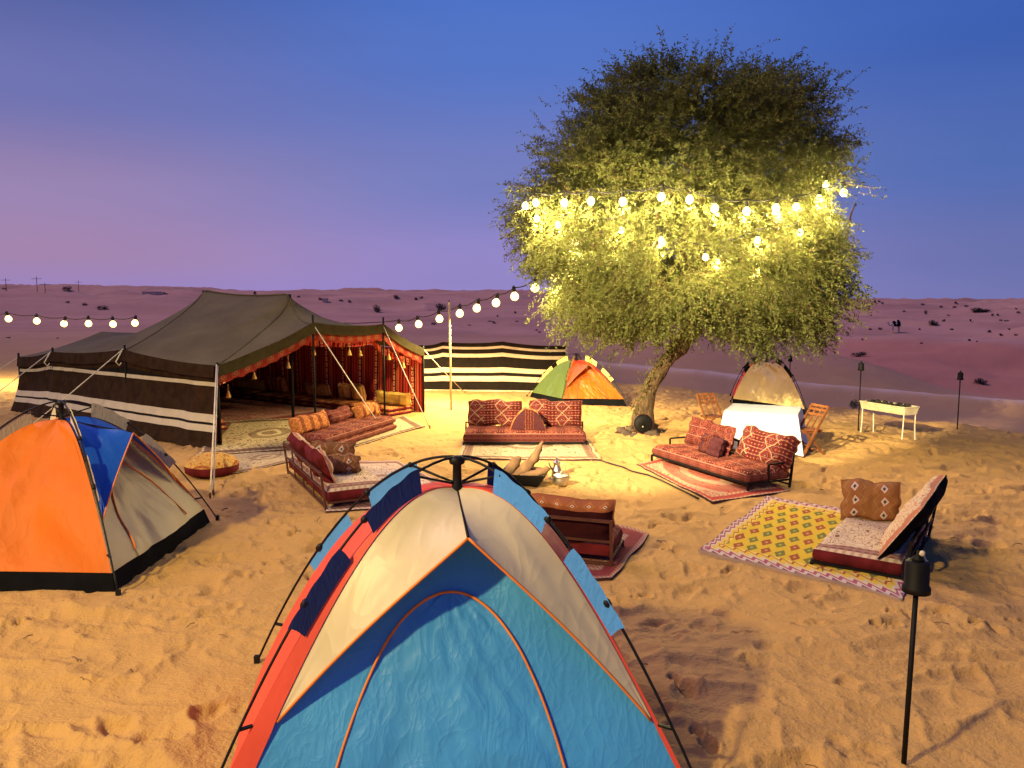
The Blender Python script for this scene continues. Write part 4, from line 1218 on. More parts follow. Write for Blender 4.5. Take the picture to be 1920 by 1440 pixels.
# sofa facing the camera behind the fire pan
sl = Vector((0.24, 14.30, 0)); 
s1, zt = sofa("red patterned floor sofa facing the camera behind the fire pan", sl, 0, 2.28, .78, KL['red_seat'], KL['dark_side'], .07, .20, .34, arms=False, pads=1, seed=1, metal='black_metal')
cushion("back_cushion", "wide red cushion on the left of the bolster, on the sofa behind the fire pan", "cushion", at(sl, 0, (-.57, .30, zt - .01)), 1.04, .50, .16, KL['red_a'], 0, R(16), pinch=.02, seed=1, p=6, group="red back cushions")
cushion("back_cushion", "wide red cushion on the right of the bolster, on the sofa behind the fire pan", "cushion", at(sl, 0, (.60, .30, zt - .01)), 1.02, .50, .16, KL['red_a'], 0, R(16), pinch=.02, seed=2, p=6, group="red back cushions")
def dome_bolster(label, loc, rotz, w, h, d, face_m, side_m):
    m = MB()
    def prof(u):                         # soft triangular outline
        a = 2 * u - 1
        return Vector((a * w / 2 * (1 - .10 * (1 - abs(a))), 0, h * (1 - abs(a) ** 2.2) ** .8))
    def f(u, v):
        p = prof(u); return Vector((p.x * (.985 + .015 * v), -d / 2 - .025 * math.sin(math.pi * u) * math.sin(math.pi * min(1, v)) + .16 * p.z * v, p.z * v))
    m.grid(f, 28, 10, 0)
    m.grid(lambda u, v: prof(u) * (1 + .035 * math.sin(math.pi * v)) + Vector((0, lerp(-d / 2 + .16 * prof(u).z, d / 2, v), .012 * math.sin(u * 19))), 28, 8, 1)
    m.grid(lambda u, v: Vector((prof(1 - u).x, d / 2, prof(1 - u).z * v)), 28, 6, 1)
    o = m.build("bolster", [face_m, side_m], None, True)
    o.location = loc; o.rotation_euler = (0, 0, rotz)
    return tag(o, label, "bolster")
dome_bolster("dark red triangular bolster in the middle of the sofa behind the fire pan", at(sl, 0, (.06, -.10, zt - .015)), 0, .66, .40, .34, KL['dark'], KL['orange'])

# long sofa by the table
pA, pB = G(1222, 866), G(1402, 924)
xd = (pB - pA).normalized(); bd = Vector((-xd.y, xd.x, 0))
L2 = (pB - pA).length
rz2 = math.atan2(xd.y, xd.x)
sl2 = (pA + pB) / 2 + bd * .38
s2, zt2 = sofa("long red sofa turned sideways on the medallion rug by the white table", sl2, rz2, L2, .76, KL['red_seat'], KL['red_b'], .12, .16, .50, seed=4, metal='black_metal', pads=1)
cushion("back_cushion", "red back cushion with fine lattice at the far end of the long sofa", "cushion", at(sl2, rz2, (-.62, .28, zt2 - .02)), 1.10, .46, .17, KL['red_b'], rz2, R(20), R(2), pinch=.03, seed=5, p=5, group="red back cushions")
cushion("back_cushion", "red back cushion with striped centre at the near end of the long sofa", "cushion", at(sl2, rz2, (.66, .27, zt2 - .02)), 1.12, .50, .18, KL['red_a'], rz2, R(24), R(3), pinch=.03, seed=6, p=5, group="red back cushions")
cushion("bolster", "dark red and black bolster in the middle of the long sofa", "bolster", at(sl2, rz2, (-.15, -.02, zt2 - .02)), .62, .32, .26, KL['dark'], rz2 - .25, R(18), pinch=.06, seed=7)
cushion("bolster", "crumpled red cushion behind the dark bolster on the long sofa", "bolster", at(sl2, rz2, (-.25, .16, zt2 - .01)), .74, .34, .24, KL['red_b'], rz2 - .1, R(22), pinch=.06, seed=8)

# sofa with its barred back to the big tent
q0, q1 = G(541, 888), G(612, 958)
bx3 = (q0 - q1).normalized()          # local +x runs away from the camera
rz3 = math.atan2(bx3.y, bx3.x)
L3 = (q0 - q1).length
fr3 = Vector((bx3.y, -bx3.x, 0))
sl3 = (q0 + q1) / 2 + fr3 * .42
s3, zt3 = sofa("cream padded sofa with barred brown back beside the Bedouin tent", sl3, rz3, L3, .84, KL['cream_seat'], KL['maroon'], .10, .18, .50, seed=9, pads=1, arms=False, cols=4)
cushion("back_cushion", "cream cushion at the near end of the barred sofa, drooping over its back", "cushion", at(sl3, rz3, (-.52, .26, zt3 - .02)), 1.02, .44, .17, KL['cream_cush'], rz3, R(20), pinch=.03, seed=10, side_m=KL['maroon'], p=5, group="cream back cushions")
cushion("back_cushion", "cream cushion at the far end of the barred sofa, next to the carpets", "cushion", at(sl3, rz3, (.56, .26, zt3 - .02)), .98, .42, .17, KL['cream_cush'], rz3, R(20), pinch=.03, seed=11, side_m=KL['maroon'], p=5, group="cream back cushions")
cushion("bolster", "tall brown bolster with a white star on the cream pads of the barred sofa", "bolster", at(sl3, rz3, (.05, .0, zt3 - .02)), .62, .40, .26, KL['brown'], rz3 + 1.25, R(10), pinch=.06, seed=12)
cushion("bolster", "short brown bolster leaning in front of the taller one on the barred sofa", "bolster", at(sl3, rz3, (-.30, -.02, zt3 - .02)), .52, .27, .24, KL['brown'], rz3 + 1.25, R(20), pinch=.06, seed=13)

# sofa seen from behind, next to the large tent
k1, k0 = G(1146, 1066), G(900, 1010)
bx4 = Vector((-.95, .31, 0))
rz4 = math.atan2(bx4.y, bx4.x)
L4 = 1.85
fr4 = Vector((bx4.y, -bx4.x, 0))
sl4 = Vector((k1.x, k1.y, 0)) + bx4 * L4 / 2 + fr4 * .33
s4, zt4 = sofa("dark red sofa seen from behind next to the large blue tent", sl4, rz4, L4, .64, KL['red_seat'], KL['maroon'], .10, .17, .50, seed=14, cols=2, arms=False)
cushion("back_cushion", "maroon backed cushion with star border on the sofa seen from behind", "cushion", at(sl4, rz4, (-.36, .20, zt4 - .1)), 1.12, .47, .22, KL['star'], rz4, R(4), pinch=.01, seed=15, side_m=KL['maroon_band'], p=7)
cushion("back_cushion", "maroon backed cushion mostly hidden behind the sky blue sleeve of the large tent", "cushion", at(sl4, rz4, (.62, .20, zt4 - .1)), .80, .44, .20, KL['star'], rz4, R(4), pinch=.01, seed=16, side_m=KL['maroon_band'], p=7)

# seat on the yellow rug
r0, r1 = G(1690, 1092), G(1742, 1002)
bx5 = (r0 - r1).normalized()           # +x towards the camera, back to the right
rz5 = math.atan2(bx5.y, bx5.x)
L5 = 1.72
bd5 = Vector((-bx5.y, bx5.x, 0))
sl5 = r0 - bx5 * (L5 / 2 - .02) - bd5 * .40
s5, zt5 = sofa("low cream seat with tall leaning back on the yellow rug", sl5, rz5, L5, .82, KL['cream_seat'], KL['maroon'], .05, .17, .42, seed=17, cols=3, arms=False, metal='black_metal')
cushion("back_cushion", "long tall cream back cushion with dark reverse leaning at the yellow rug", "cushion", at(sl5, rz5, (.02, .20, zt5 - .03)), 1.72, .66, .19, KL['cream_cush'], rz5, R(33), pinch=.02, seed=18, side_m=M['black_cloth'], p=6, wrinkle=.022)
cushion("bolster", "square cushion with white stars standing on the seat by the yellow rug", "cushion", at(sl5, rz5, (-.46, -.12, zt5 - .02)), .60, .44, .20, KL['star'], rz5 + 1.85, R(10), pinch=.05, seed=19, p=4)

# ------------------------------------------------------------------ seats in and before the Bedouin tent
def mat_seat(name, label, cat, loc, rotz, L, D, h, seat_m, side_m, layers=1, seed=0, group=None):
    root = thing(name, label, cat, loc, rotz, group)
    for k in range(layers):
        mattress_mb(L - .03 * (k % 2), D - .03 * (k % 2), h / layers - .004, k * h / layers + .004, (0, 1), seed + k).build("mattress_layer", [seat_m, side_m], root, True)
    return root
fA, fB = G(612, 850), G(742, 806)
fx = (fB - fA).normalized(); rzf = math.atan2(fx.y, fx.x); fbk = Vector((-fx.y, fx.x, 0))
Lf = (fB - fA).length
slf = (fA + fB) / 2 + fbk * .40
mat_seat("floor_mattress", "red layered floor mattress outside the open front of the Bedouin tent", "mattress", slf + Vector((0, 0, .03)), rzf, Lf, .82, .27, KL['red_seat'], KL['red_b'], 2, 21)
cushion("bolster", "orange red bolster by the tent pole on the layered mattress", "bolster", at(slf, rzf, (-.85, .18, .27)), 1.15, .34, .30, KL['orange'], rzf, R(20), pinch=.05, seed=22)
cushion("bolster", "red bolster in the middle of the layered mattress", "bolster", at(slf, rzf, (.35, .30, .27)), .95, .30, .28, KL['red_b'], rzf, R(30), pinch=.05, seed=23)
cushion("bolster", "rust bolster at the far end of the layered mattress", "bolster", at(slf, rzf, (1.2, .14, .27)), .95, .30, .30, KL['orange'], rzf, R(30), pinch=.05, seed=24)
rzt = math.atan2(TS.y, TS.x)
# along the lining wall: mattresses and cushions
n_ = 0
seat_words = ["at the end nearest the striped windbreak", "in the middle of the lining wall", "in the dim rear corner"]
for k, s in enumerate((1.3, 3.7, 6.1)):
    mat_seat("floor_mattress", "dim orange floor mattress along the red lining, " + seat_words[k], "mattress", T(s, FW - .62, .012), rzt, 2.3, .80, .20, KL['orange'], KL['maroon'], 2, 30 + k, "mattresses along the tent lining")
tent_cush = [(.55, "long gold bolster at the tent end nearest the windbreak", 1.15, .30, 'gold_plain'), (1.75, "square gold cushion standing beside the long gold bolster in the tent", .42, .42, 'gold'),
             (2.25, "gold cushion second from the windbreak end, turned outward", .40, .40, 'gold'), (3.3, "brown gold cushion leaning on the middle of the lining", .95, .32, 'gold'),
             (5.0, "orange patterned cushion standing near the ridge pole", .80, .42, 'orange'), (6.2, "long amber bolster in the dim rear half of the tent", 1.3, .28, 'gold_plain')]
for k, (s, lab, w, h, mt) in enumerate(tent_cush):
    cushion("back_cushion", lab, "cushion", T(s, FW - .42, .22), w, h, .22, KL[mt], rzt + (math.pi if False else 0) + (.2 if k == 2 else 0), R(14), pinch=.06, seed=40 + k, group="cushions along the tent lining")
mat_seat("floor_mattress", "dark floor mattress along the striped wall inside the tent", "mattress", T(3.2, .75, .012), rzt, 3.4, .80, .22, KL['orange'], KL['maroon'], 2, 36)
cushion("bolster", "long rust bolster on the mattress by the striped wall", "bolster", T(2.6, .62, .23), 1.6, .26, .26, KL['gold_plain'], rzt, R(10), pinch=.05, seed=47)
# round gold pouf outside the corner pole
pf = G(398, 888)
po = thing("floor_pouf", "round gold floor cushion on a dark red base by the white guy rope", "pouf", pf)
pm = MB().lathe([(.0, .0), (.32, .0), (.39, .05), (.40, .13), (.385, .16)], n=36)
pm.build("base", KL['maroon'], po, True)
pm = MB().grid(lambda u, v: Vector(((.40 * v) * math.cos(u * 2 * math.pi), (.40 * v) * math.sin(u * 2 * math.pi), .155 + .17 * (1 - v ** 2.4) ** .7 + .012 * (n1(u * 8, v * 5, 3) - .5) - .03 * math.exp(-(v / .12) ** 2))), 40, 14,
               uvfn=lambda u, v: (.5 + .5 * v * math.cos(u * 2 * math.pi), .5 + .5 * v * math.sin(u * 2 * math.pi)))
pm.build("cushion_top", KL['gold'], po, True)

# ------------------------------------------------------------------ table and chairs
M['table_cloth'] = plain("white_tablecloth", (0.54, 0.56, 0.66), 0.85, 0, 0.04, 0.15, 6, 0.15)
tc = P(1432, 765, 13.75); tc.z = 0
tc = Vector((tc.x, tc.y, 0)); rt = R(-24)
tb = thing("dining_table", "square table hidden by the white cloth near the straw coloured tent", "table", tc, rt)
MB().box((0, 0, .70), (1.20, 1.10, .03)).build("table_top", M['chair_wood'], tb)
for sx in (-1, 1):
    for sy in (-1, 1):
        MB().bar((sx * .52, sy * .47, -.02), (sx * .52, sy * .47, .684), .04).build("leg", M['chair_wood'], tb)
cl = MB()
HXc, HYc = .615, .565
cl.grid(lambda u, v: Vector(((u - .5) * 2 * HXc, (v - .5) * 2 * HYc, .722 + .006 * n1(u * 6, v * 6, 3))), 20, 20)
per = []
NP = 260
for i in range(NP):
    f = i / NP * 4
    k, g = int(f), f % 1
    cn_ = [(-1, -1), (1, -1), (1, 1), (-1, 1)]
    a, b = cn_[k], cn_[(k + 1) % 4]
    per.append((lerp(a[0], b[0], g), lerp(a[1], b[1], g)))
rowsn = 14
vs, fs = [], []
for j in range(rowsn + 1):
    f = j / rowsn
    for i, (a, b) in enumerate(per):
        corner = sstep(.80, 1.0, min(abs(a), abs(b)))
        ang = math.atan2(b, a)
        wave = (.042 * math.sin(i * 2 * math.pi / 13.0 + 2.0 * n1(i * .07, 0, 3)) + .02 * (n1(i * .16, f * .5, 7) - .5)) * f ** .6
        outw = .035 * f + .10 * corner * f + wave
        dx, dy = (a if abs(a) > .999 else 0), (b if abs(b) > .999 else 0)
        if corner > 0: dx, dy = lerp(dx, a * .75, corner), lerp(dy, b * .75, corner)
        z = .724 - f * (.66 + .03 * corner + .012 * math.sin(i * .2)) if f > 0 else .724
        vs.append(Vector((a * HXc + dx * outw, b * HYc + dy * outw, z)))
for j in range(rowsn):
    for i in range(NP):
        i2 = (i + 1) % NP
        fs.append((j * NP + i, (j + 1) * NP + i, (j + 1) * NP + i2, j * NP + i2))
cl.add(vs, fs)
clo = cl.build("tablecloth", M['table_cloth'], None, True)
clo.location = tc; clo.rotation_euler = (0, 0, rt)
tag(clo, "white tablecloth hanging in folds almost to the sand over the square table", "tablecloth")
FLAT.append(([tc + Vector((-.8, -.8, 0)), tc + Vector((.8, -.8, 0)), tc + Vector((.8, .8, 0)), tc + Vector((-.8, .8, 0))], 0.3, .4))

def folding_chair(label, loc, rotz):
    """slatted wooden folding chair facing local -y"""
    r = thing("folding_chair", label, "chair", loc, rotz, "wooden folding chairs at the white table")
    w, sh = .42, .44
    W = M['chair_wood']
    for sx in (-1, 1):
        x = sx * w / 2
        MB().bar((x, -.26, .0), (x, .26, .86), .024, .042).build("back_leg", W, r)       # long leg rising into the back
        MB().bar((x - sx * .03, .24, .0), (x - sx * .03, -.20, sh), .022, .038).build("front_leg", W, r)
        MB().bar((x - sx * .056, -.22, sh - .015), (x - sx * .056, .18, sh - .015), .02, .03).build("seat_rail", W, r)
    for k in range(6):
        y = lerp(-.21, .15, k / 5)
        MB().box((0, y, sh + .008), (w - .06, .054, .014)).build("slat", W, r)
    for z in (.78, .70):
        y = -.26 + .52 * z / .86
        MB().box((0, y, z), (w - .03, .018, .042), Matrix.Rotation(R(-31), 3, 'X')).build("back_slat", W, r)
    for x in (-.07, .07):
        MB().bar((x, -.26 + .52 * .47 / .86, .47), (x, -.26 + .52 * .83 / .86, .83), .018, .026).build("back_slat", W, r)
    MB().box((0, .255, .845), (w - .025, .018, .045), Matrix.Rotation(R(-31), 3, 'X')).build("back_slat", W, r)
    for (y, z) in ((-.14, .20), (.16, .085)):
        MB().bar((-w / 2 + .015, y, z), (w / 2 - .015, y, z), .02).build("stretcher", W, r)
    return r
cl1 = Vector((3.93, 14.75, 0)); folding_chair("wooden folding chair standing between the long sofa and the table", cl1, R(28))
cl2 = G(1512, 852); folding_chair("wooden folding chair on the side of the table nearest the trough grill", cl2, R(-72))

# ------------------------------------------------------------------ raised charcoal grill
M['grill_skin'] = plain("pale_sheet_metal", (0.55, 0.46, 0.30), 0.6, 0.0, 0.3, 0.3, 14)
M['char'] = plain("charcoal", (0.02, 0.018, 0.016), 0.95, 0, 0.5, .8, 30)
M['pale_leg'] = plain("pale_leg", (0.60, 0.55, 0.45), 0.6)
gA_, gB_ = G(1611, 808), G(1691, 824)
gx = (gB_ - gA_).normalized(); Lg = (gB_ - gA_).length
gr = thing("charcoal_grill", "long pale trough grill on thin legs at the edge of the camp", "grill", (gA_ + gB_) / 2 + Vector((-gx.y, gx.x, 0)) * .19, math.atan2(gx.y, gx.x))
hl, hd = Lg / 2 + .02, .19
tr = MB()
for (a, b) in (((-hl, -hd), (hl, -hd)), ((hl, -hd), (hl, hd)), ((hl, hd), (-hl, hd)), ((-hl, hd), (-hl, -hd))):
    a3, b3 = Vector((a[0], a[1], .62)), Vector((b[0], b[1], .62))
    al, bl_ = Vector((a[0] * .97, a[1] * .8, .47)), Vector((b[0] * .97, b[1] * .8, .47))
    tr.add([a3, b3, bl_, al], [(0, 1, 2, 3)])
tr.add([Vector((-hl * .97, -hd * .8, .475)), Vector((hl * .97, -hd * .8, .475)), Vector((hl * .97, hd * .8, .475)), Vector((-hl * .97, hd * .8, .475))], [(0, 1, 2, 3)])
tr.build("trough", M['grill_skin'], gr)
for (a, b) in (((-hl, -hd), (hl, -hd)), ((hl, -hd), (hl, hd)), ((hl, hd), (-hl, hd)), ((-hl, hd), (-hl, -hd))):
    MB().bar((a[0], a[1], .622), (b[0], b[1], .622), .022).build("rim", M['grill_skin'], gr)
cb = MB()
for k in range(46):
    cb.blob((random.uniform(-hl * .9, hl * .9), random.uniform(-hd * .7, hd * .7), random.uniform(.60, .635)), random.uniform(.03, .05), 6, .5, k)
cb.build("charcoal", M['char'], gr)["kind"] = "stuff"
for sx in (-1, 1):
    for sy in (-1, 1):
        MB().tube([(sx * hl * .93, sy * hd * .9, -.05), (sx * hl * .92, sy * hd * .8, .22), (sx * hl * .93, sy * hd * .78, .48)], .012, 6).build("leg", M['pale_leg'], gr)
bu = thing("small_bush", "little dark green bush behind the end of the trough grill", "bush", on_dune(1601, 770, 16) or G(1601, 775))
M['bush_leaf'] = plain("bush_leaf", (0.055, 0.075, 0.03), 0.8, 0, 0.5)
def leaf_ball(m, c, rx, rz, n, size, rng):
    for k in range(n):
        d = Vector((rng.gauss(0, 1), rng.gauss(0, 1), rng.gauss(0, 1))).normalized() * (rng.random() ** .4)
        p = Vector(c) + Vector((d.x * rx, d.y * rx, d.z * rz))
        a = Vector((rng.gauss(0, 1), rng.gauss(0, 1), rng.gauss(0, .7))).normalized() * size * rng.uniform(.6, 1.4)
        b = a.cross(Vector((rng.random() - .5, rng.random() - .5, 1))).normalized() * size * .35
        m.add([p - a, p + b, p + a, p - b], [(0, 1, 2, 3)])
rb = random.Random(3)
bm_ = MB(); leaf_ball(bm_, (0, 0, .22), .17, .18, 260, .045, rb); bm_.build("foliage", M['bush_leaf'], bu)
MB().tube([(0, 0, -.05), (.02, 0, .12), (0, .02, .25)], .012, 5).build("stem", M['log_wood'], bu)

# ------------------------------------------------------------------ garden torches (unlit)
def torch(label, base, h, r, pale_blob=False, group="black garden torches", lean=(0, 0)):
    t = thing("garden_torch", label, "torch", base, 0, group)
    top = Vector((lean[0], lean[1], h))
    MB().tube([(0, 0, -.12), (lean[0] * .9, lean[1] * .9, h - 3.4 * r)], r * .22, 10).build("pole", M['black_metal'], t, True)
    c = Vector((lean[0] * .9, lean[1] * .9, h - 3.4 * r))
    MB().lathe([(.0, -.02), (r * 1.12, -.02), (r * 1.12, .012), (r * .97, .022), (r * .97, 2.3 * r), (r * .9, 2.42 * r), (.0, 2.45 * r)], c, 24).build("canister", M['black_metal'], t, True)
    MB().lathe([(r * .5, 2.42 * r), (r * .42, 2.7 * r), (r * .16, 2.95 * r), (r * .14, 3.3 * r), (.0, 3.35 * r)], c, 14).build("snuffer_cap", M['black_metal'], t, True)
    if pale_blob:
        MB().blob(c + Vector((.012, -.02, 3.15 * r)), .017, 8, .2, 2).build("wick", M['band_white'], t, True)
        MB().tube([c + Vector((.018, -.024, 3.0 * r)), c + Vector((.03, -.035, 2.55 * r))], .004, 5).build("chain", M['steel'], t)
    return t
tb0 = G(1692, 1470)
torch("black garden torch in front of the yellow rug, tallest in view", P(1692, 1468, 4.12) * 1.0 - Vector((0, 0, P(1692, 1468, 4.12).z)), 1.24, .066, True, lean=(.035, .03))
def torch_far(label, base, ptop, r=.055):
    top = P(ptop[0], ptop[1], base.y)
    torch(label, base, top.z, r)
tA = G(1609, 806); torch_far("black garden torch standing at the end of the trough grill", tA, (1616, 676))
tB = G(1795, 800); torch_far("black garden torch alone at the right edge of the camp", tB, (1804, 694))
tC = Vector((7.75, 21.2, 0)); torch_far("black garden torch behind the straw coloured tent, only its top showing", tC, (1484, 664))

# ------------------------------------------------------------------ fire pan, pot and kettle
fp = G(983, 905)
pan = thing("fire_pan", "black square fire pan filled with firewood between the sofas", "fire pan", fp, R(-12))
pv = MB()
def ring(hw, z): return [Vector((sx * hw * (1.0), sy * hw * .85, z)) for sx, sy in ((-1, -1), (1, -1), (1, 1), (-1, 1))]
lev = [ring(.25, .01), ring(.345, .175), ring(.33, .175), ring(.24, .03)]
for k in range(3):
    for i in range(4):
        i2 = (i + 1) % 4
        pv.add([lev[k][i], lev[k][i2], lev[k + 1][i2], lev[k + 1][i]], [(0, 1, 2, 3)])
pv.add(lev[3], [(0, 1, 2, 3)]); pv.add(lev[0], [(3, 2, 1, 0)])
pv.build("bowl", M['black_metal'], pan)
M['ash'] = plain("ash", (0.10, 0.085, 0.075), 1.0, 0, .5, .6, 20)
MB().grid(lambda u, v: Vector(((u - .5) * .52, (v - .5) * .44, .07 + .03 * n1(u * 6, v * 6, 3))), 12, 12).build("ash_bed", M['ash'], pan, True)
def log(label, pts, rs, seed):
    pts = [Vector(p) for p in pts]
    o0 = pts[0].copy()
    m = MB()
    n = 9
    path = []
    rr = []
    for i in range(len(pts) - 1):
        for k in range(4):
            path.append(lerp(pts[i], pts[i + 1], k / 4) - o0); rr.append(lerp(rs[i], rs[i + 1], k / 4))
    path.append(pts[-1] - o0); rr.append(rs[-1])
    m.tube(path, [r * (0.8 + .4 * n1(i * .9, seed, 5)) for i, r in enumerate(rr)], n)
    for i, v in enumerate(m.v):
        v = Vector(v); d = (n1(v.x * 22 + seed * 9 + 60, v.y * 22 + v.z * 19 + 60, 7) - .5) * .035
        m.v[i] = tuple(v + Vector((d, d * .6, d * .3)))
    o = m.build("firewood_log", M['log_wood'], None, True)
    o.location = o0
    return tag(o, label, "log", "firewood in the fire pan")
def fpt(x, y, z): return fp + Matrix.Rotation(R(-12), 3, 'Z') @ Vector((x, y, z))
log("long forked branch rising out of the fire pan", [fpt(-.16, -.02, .10), fpt(.02, .02, .22), fpt(.14, .03, .36), fpt(.22, .02, .52), fpt(.27, .03, .62)], [.085, .09, .07, .045, .022], 1)
log("broad pale barked slab leaning at the left in the fire pan", [fpt(-.28, -.08, .08), fpt(-.20, -.04, .20), fpt(-.12, .0, .32), fpt(-.06, .02, .38)], [.06, .085, .07, .03], 2)
log("short stub of wood poking over the right rim of the fire pan", [fpt(-.02, -.1, .11), fpt(.16, -.08, .16), fpt(.30, -.06, .20), fpt(.37, -.05, .25)], [.06, .06, .05, .03], 3)
log("thick log lying low across the fire pan", [fpt(-.22, .1, .11), fpt(.0, .12, .14), fpt(.2, .12, .15)], [.06, .07, .06], 4)

pk = G(1052, 909)
pot = thing("cooking_pot", "small round steel pot with lid standing on the sand by the fire pan", "pot", pk)
MB().lathe([(.0, .0), (.10, .0), (.115, .02), (.12, .10), (.115, .125), (.12, .13)], n=24, cap=False).build("body", M['steel'], pot, True)
MB().lathe([(.122, .13), (.124, .137), (.09, .152), (.03, .162), (.012, .164), (.012, .175), (.022, .182), (.02, .195), (.0, .2)], n=24, cap=False).build("lid", M['steel'], pot, True)
for sx in (-1, 1):
    MB().tube([(sx * .115, -.03, .105), (sx * .15, -.02, .108), (sx * .15, .02, .108), (sx * .115, .03, .105)], .006, 6).build("handle", M['steel'], pot, True)
kk = G(1044, 893)
ket = thing("coffee_jug", "tall narrow steel jug standing behind the steel pot", "jug", kk)
MB().lathe([(.0, .0), (.075, .0), (.085, .03), (.07, .11), (.048, .17), (.05, .2), (.058, .215)], n=20, cap=False).build("body", M['steel'], ket, True)
MB().lathe([(.058, .215), (.04, .24), (.015, .255), (.012, .27), (.018, .28), (.0, .29)], n=18, cap=False).build("lid", M['steel'], ket, True)
MB().tube([(.06, 0, .2), (.12, 0, .18), (.125, 0, .1), (.08, 0, .06)], .007, 6).build("handle", M['steel'], ket, True)
MB().tube([(-.065, 0, .10), (-.10, 0, .15), (-.125, 0, .215)], [.016, .011, .008], 8).build("spout", M['steel'], ket, True)

# cable on the sand from the rug corner to the medallion rug
cp = [G(*q) for q in ((1128, 866), (1150, 873), (1168, 878), (1185, 886), (1215, 893), (1240, 903), (1262, 914), (1285, 925), (1310, 938))]
cbm = MB().tube([p - cp[0] + Vector((0, 0, .022)) for p in cp], .013, 6)
co = cbm.build("ground_cable", M['cable'], None, True); co.location = cp[0]
tag(co, "thin dark cable lying on the sand between the two rugs", "cable")
FLAT.append(([G(1120, 872), G(1310, 945), G(1320, 932), G(1135, 860)], 0.1, .3))
# ------------------------------------------------------------------ the tree
TB = G(1207, 806)
tree = thing("ghaf_tree", "wide ghaf tree hung with festoon lights, its drooping crown lit from below", "tree", TB)
FLAT.append(([TB + Vector((-.7, -.6, 0)), TB + Vector((.7, -.6, 0)), TB + Vector((.7, .6, 0)), TB + Vector((-.7, .6, 0))], 0.4, .4))
def bark_mat():
    t = NT("ghaf_bark", 0.95, 0.15)
    o = t.ob()
    n_b = t.noise(t.mapv(o, (9, 9, 2.2)), 2.4, 5.0, .65, .8)
    t.color(t.ramp(n_b, [(0.3, (0.045, 0.026, 0.016)), (0.6, (0.15, 0.095, 0.055)), (0.75, (0.22, 0.15, 0.09))]))
    t.bump(n_b, .9, .06)
    return t.mat
M['bark'] = bark_mat()
def leaf_mat(name, a, b, tr=.35):
    t = NT(name, 0.65, 0.25)
    c = t.ramp(t.noise(t.ob(), 3.0, 3.0), [(0.25, a), (0.75, b)])
    t.color(c)
    tn = t.n.new("ShaderNodeBsdfTranslucent"); t.l.new(c, tn.inputs[0])
    mx = t.n.new("ShaderNodeMixShader"); mx.inputs[0].default_value = tr
    t.l.new(t.b.outputs[0], mx.inputs[1]); t.l.new(tn.outputs[0], mx.inputs[2]); t.l.new(mx.outputs[0], t.n["Material Output"].inputs[0])
    return t.mat
M['leaf'] = leaf_mat("ghaf_leaf", (0.070, 0.088, 0.022), (0.145, 0.155, 0.042))
YT = TB.y
def tp(px, row, dy=0.0): return P(px, row, YT + dy) - TB
trunk = [tp(1207, 815), tp(1206, 785), tp(1212, 745, .05), tp(1230, 705, .08), tp(1258, 668, .1), tp(1284, 640, .1), tp(1300, 612, .1), tp(1305, 570, .1)]
sm = []
for i in range(len(trunk) - 1):
    a0, a1, a2, a3 = trunk[max(0, i - 1)], trunk[i], trunk[i + 1], trunk[min(len(trunk) - 1, i + 2)]
    for q in range(5):
        t = q / 5
        sm.append(0.5 * (2 * a1 + (a2 - a0) * t + (2 * a0 - 5 * a1 + 4 * a2 - a3) * t * t + (3 * a1 - a0 - 3 * a2 + a3) * t ** 3))
sm.append(trunk[-1])
tm = MB().tube(sm, [lerp(.25, .165, min(1, i / 12)) * (1 if i > 3 else 1.25 - .06 * i) * (0.93 + .14 * n1(i * .7, 3, 3)) for i in range(len(sm))], 18)
for i, v in enumerate(tm.v):
    v = Vector(v); d = (n1(v.x * 7 + 60, v.y * 7 + v.z * 3 + 60, 9) - .5) * .09
    ax = min(sm, key=lambda q: (q - v).length)
    tm.v[i] = tuple(v + (v - ax).normalized() * d)
tro = tm.build("trunk", M['bark'], tree, True)
fork = sm[-1]
rt_ = random.Random(5)
LIMBS = []
def limb(p, d, L, r, depth):
    L = L * .74
    pts, rs = [p.copy()], [r]
    dd = d.normalized()
    n = 7
    for k in range(n):
        dd = (dd + Vector((rt_.gauss(0, .16), rt_.gauss(0, .16), rt_.gauss(0, .12)))).normalized()
        if p.z < 2.5 and k > 1: dd.z = abs(dd.z) + .25
        if p.z > 4.7: dd.z = -abs(dd.z) * .4
        p = p + dd * L / n
        pts.append(p.copy()); rs.append(lerp(r, r * .45, (k + 1) / n))
    LIMBS.append((pts, rs, depth))
    if depth < 2 and L > .5:
        for k in range(3 if depth == 0 else 3):
            q = pts[rt_.randint(3, n)]
            nd = (dd + Vector((rt_.gauss(0, .8), rt_.gauss(0, .8), rt_.gauss(0, .55)))).normalized()
            limb(q, nd, L * rt_.uniform(.5, .75), r * .5, depth + 1)
for d, L in (((-1.0, -.1, .9), 3.6), ((-.35, -.5, 1.1), 3.9), ((.4, .3, 1.2), 4.0), ((1.0, -.25, .7), 3.4), ((.7, .8, .6), 3.0), ((-.6, .8, .6), 3.0), ((.1, .1, 1.4), 4.2)):
    limb(fork - Vector((0, 0, rt_.uniform(0, .5))), Vector(d), L, .13, 0)
lm = {}
for pts, rs, dep in LIMBS:
    m = MB().tube(pts, rs, 7 if dep == 0 else 5)
    (lm.setdefault(dep, MB())).add(m.v, m.f, m.uv)
for pts, rs, dep in LIMBS:
    if dep == 0: MB().tube(pts, rs, 8).build("limb", M['bark'], tree, True)
bt = MB()
for k_ in (1, 2):
    bt.add(lm[k_].v, lm[k_].f, lm[k_].uv)
br_o = bt.build("branches", M['bark'], tree, True); br_o["kind"] = "stuff"

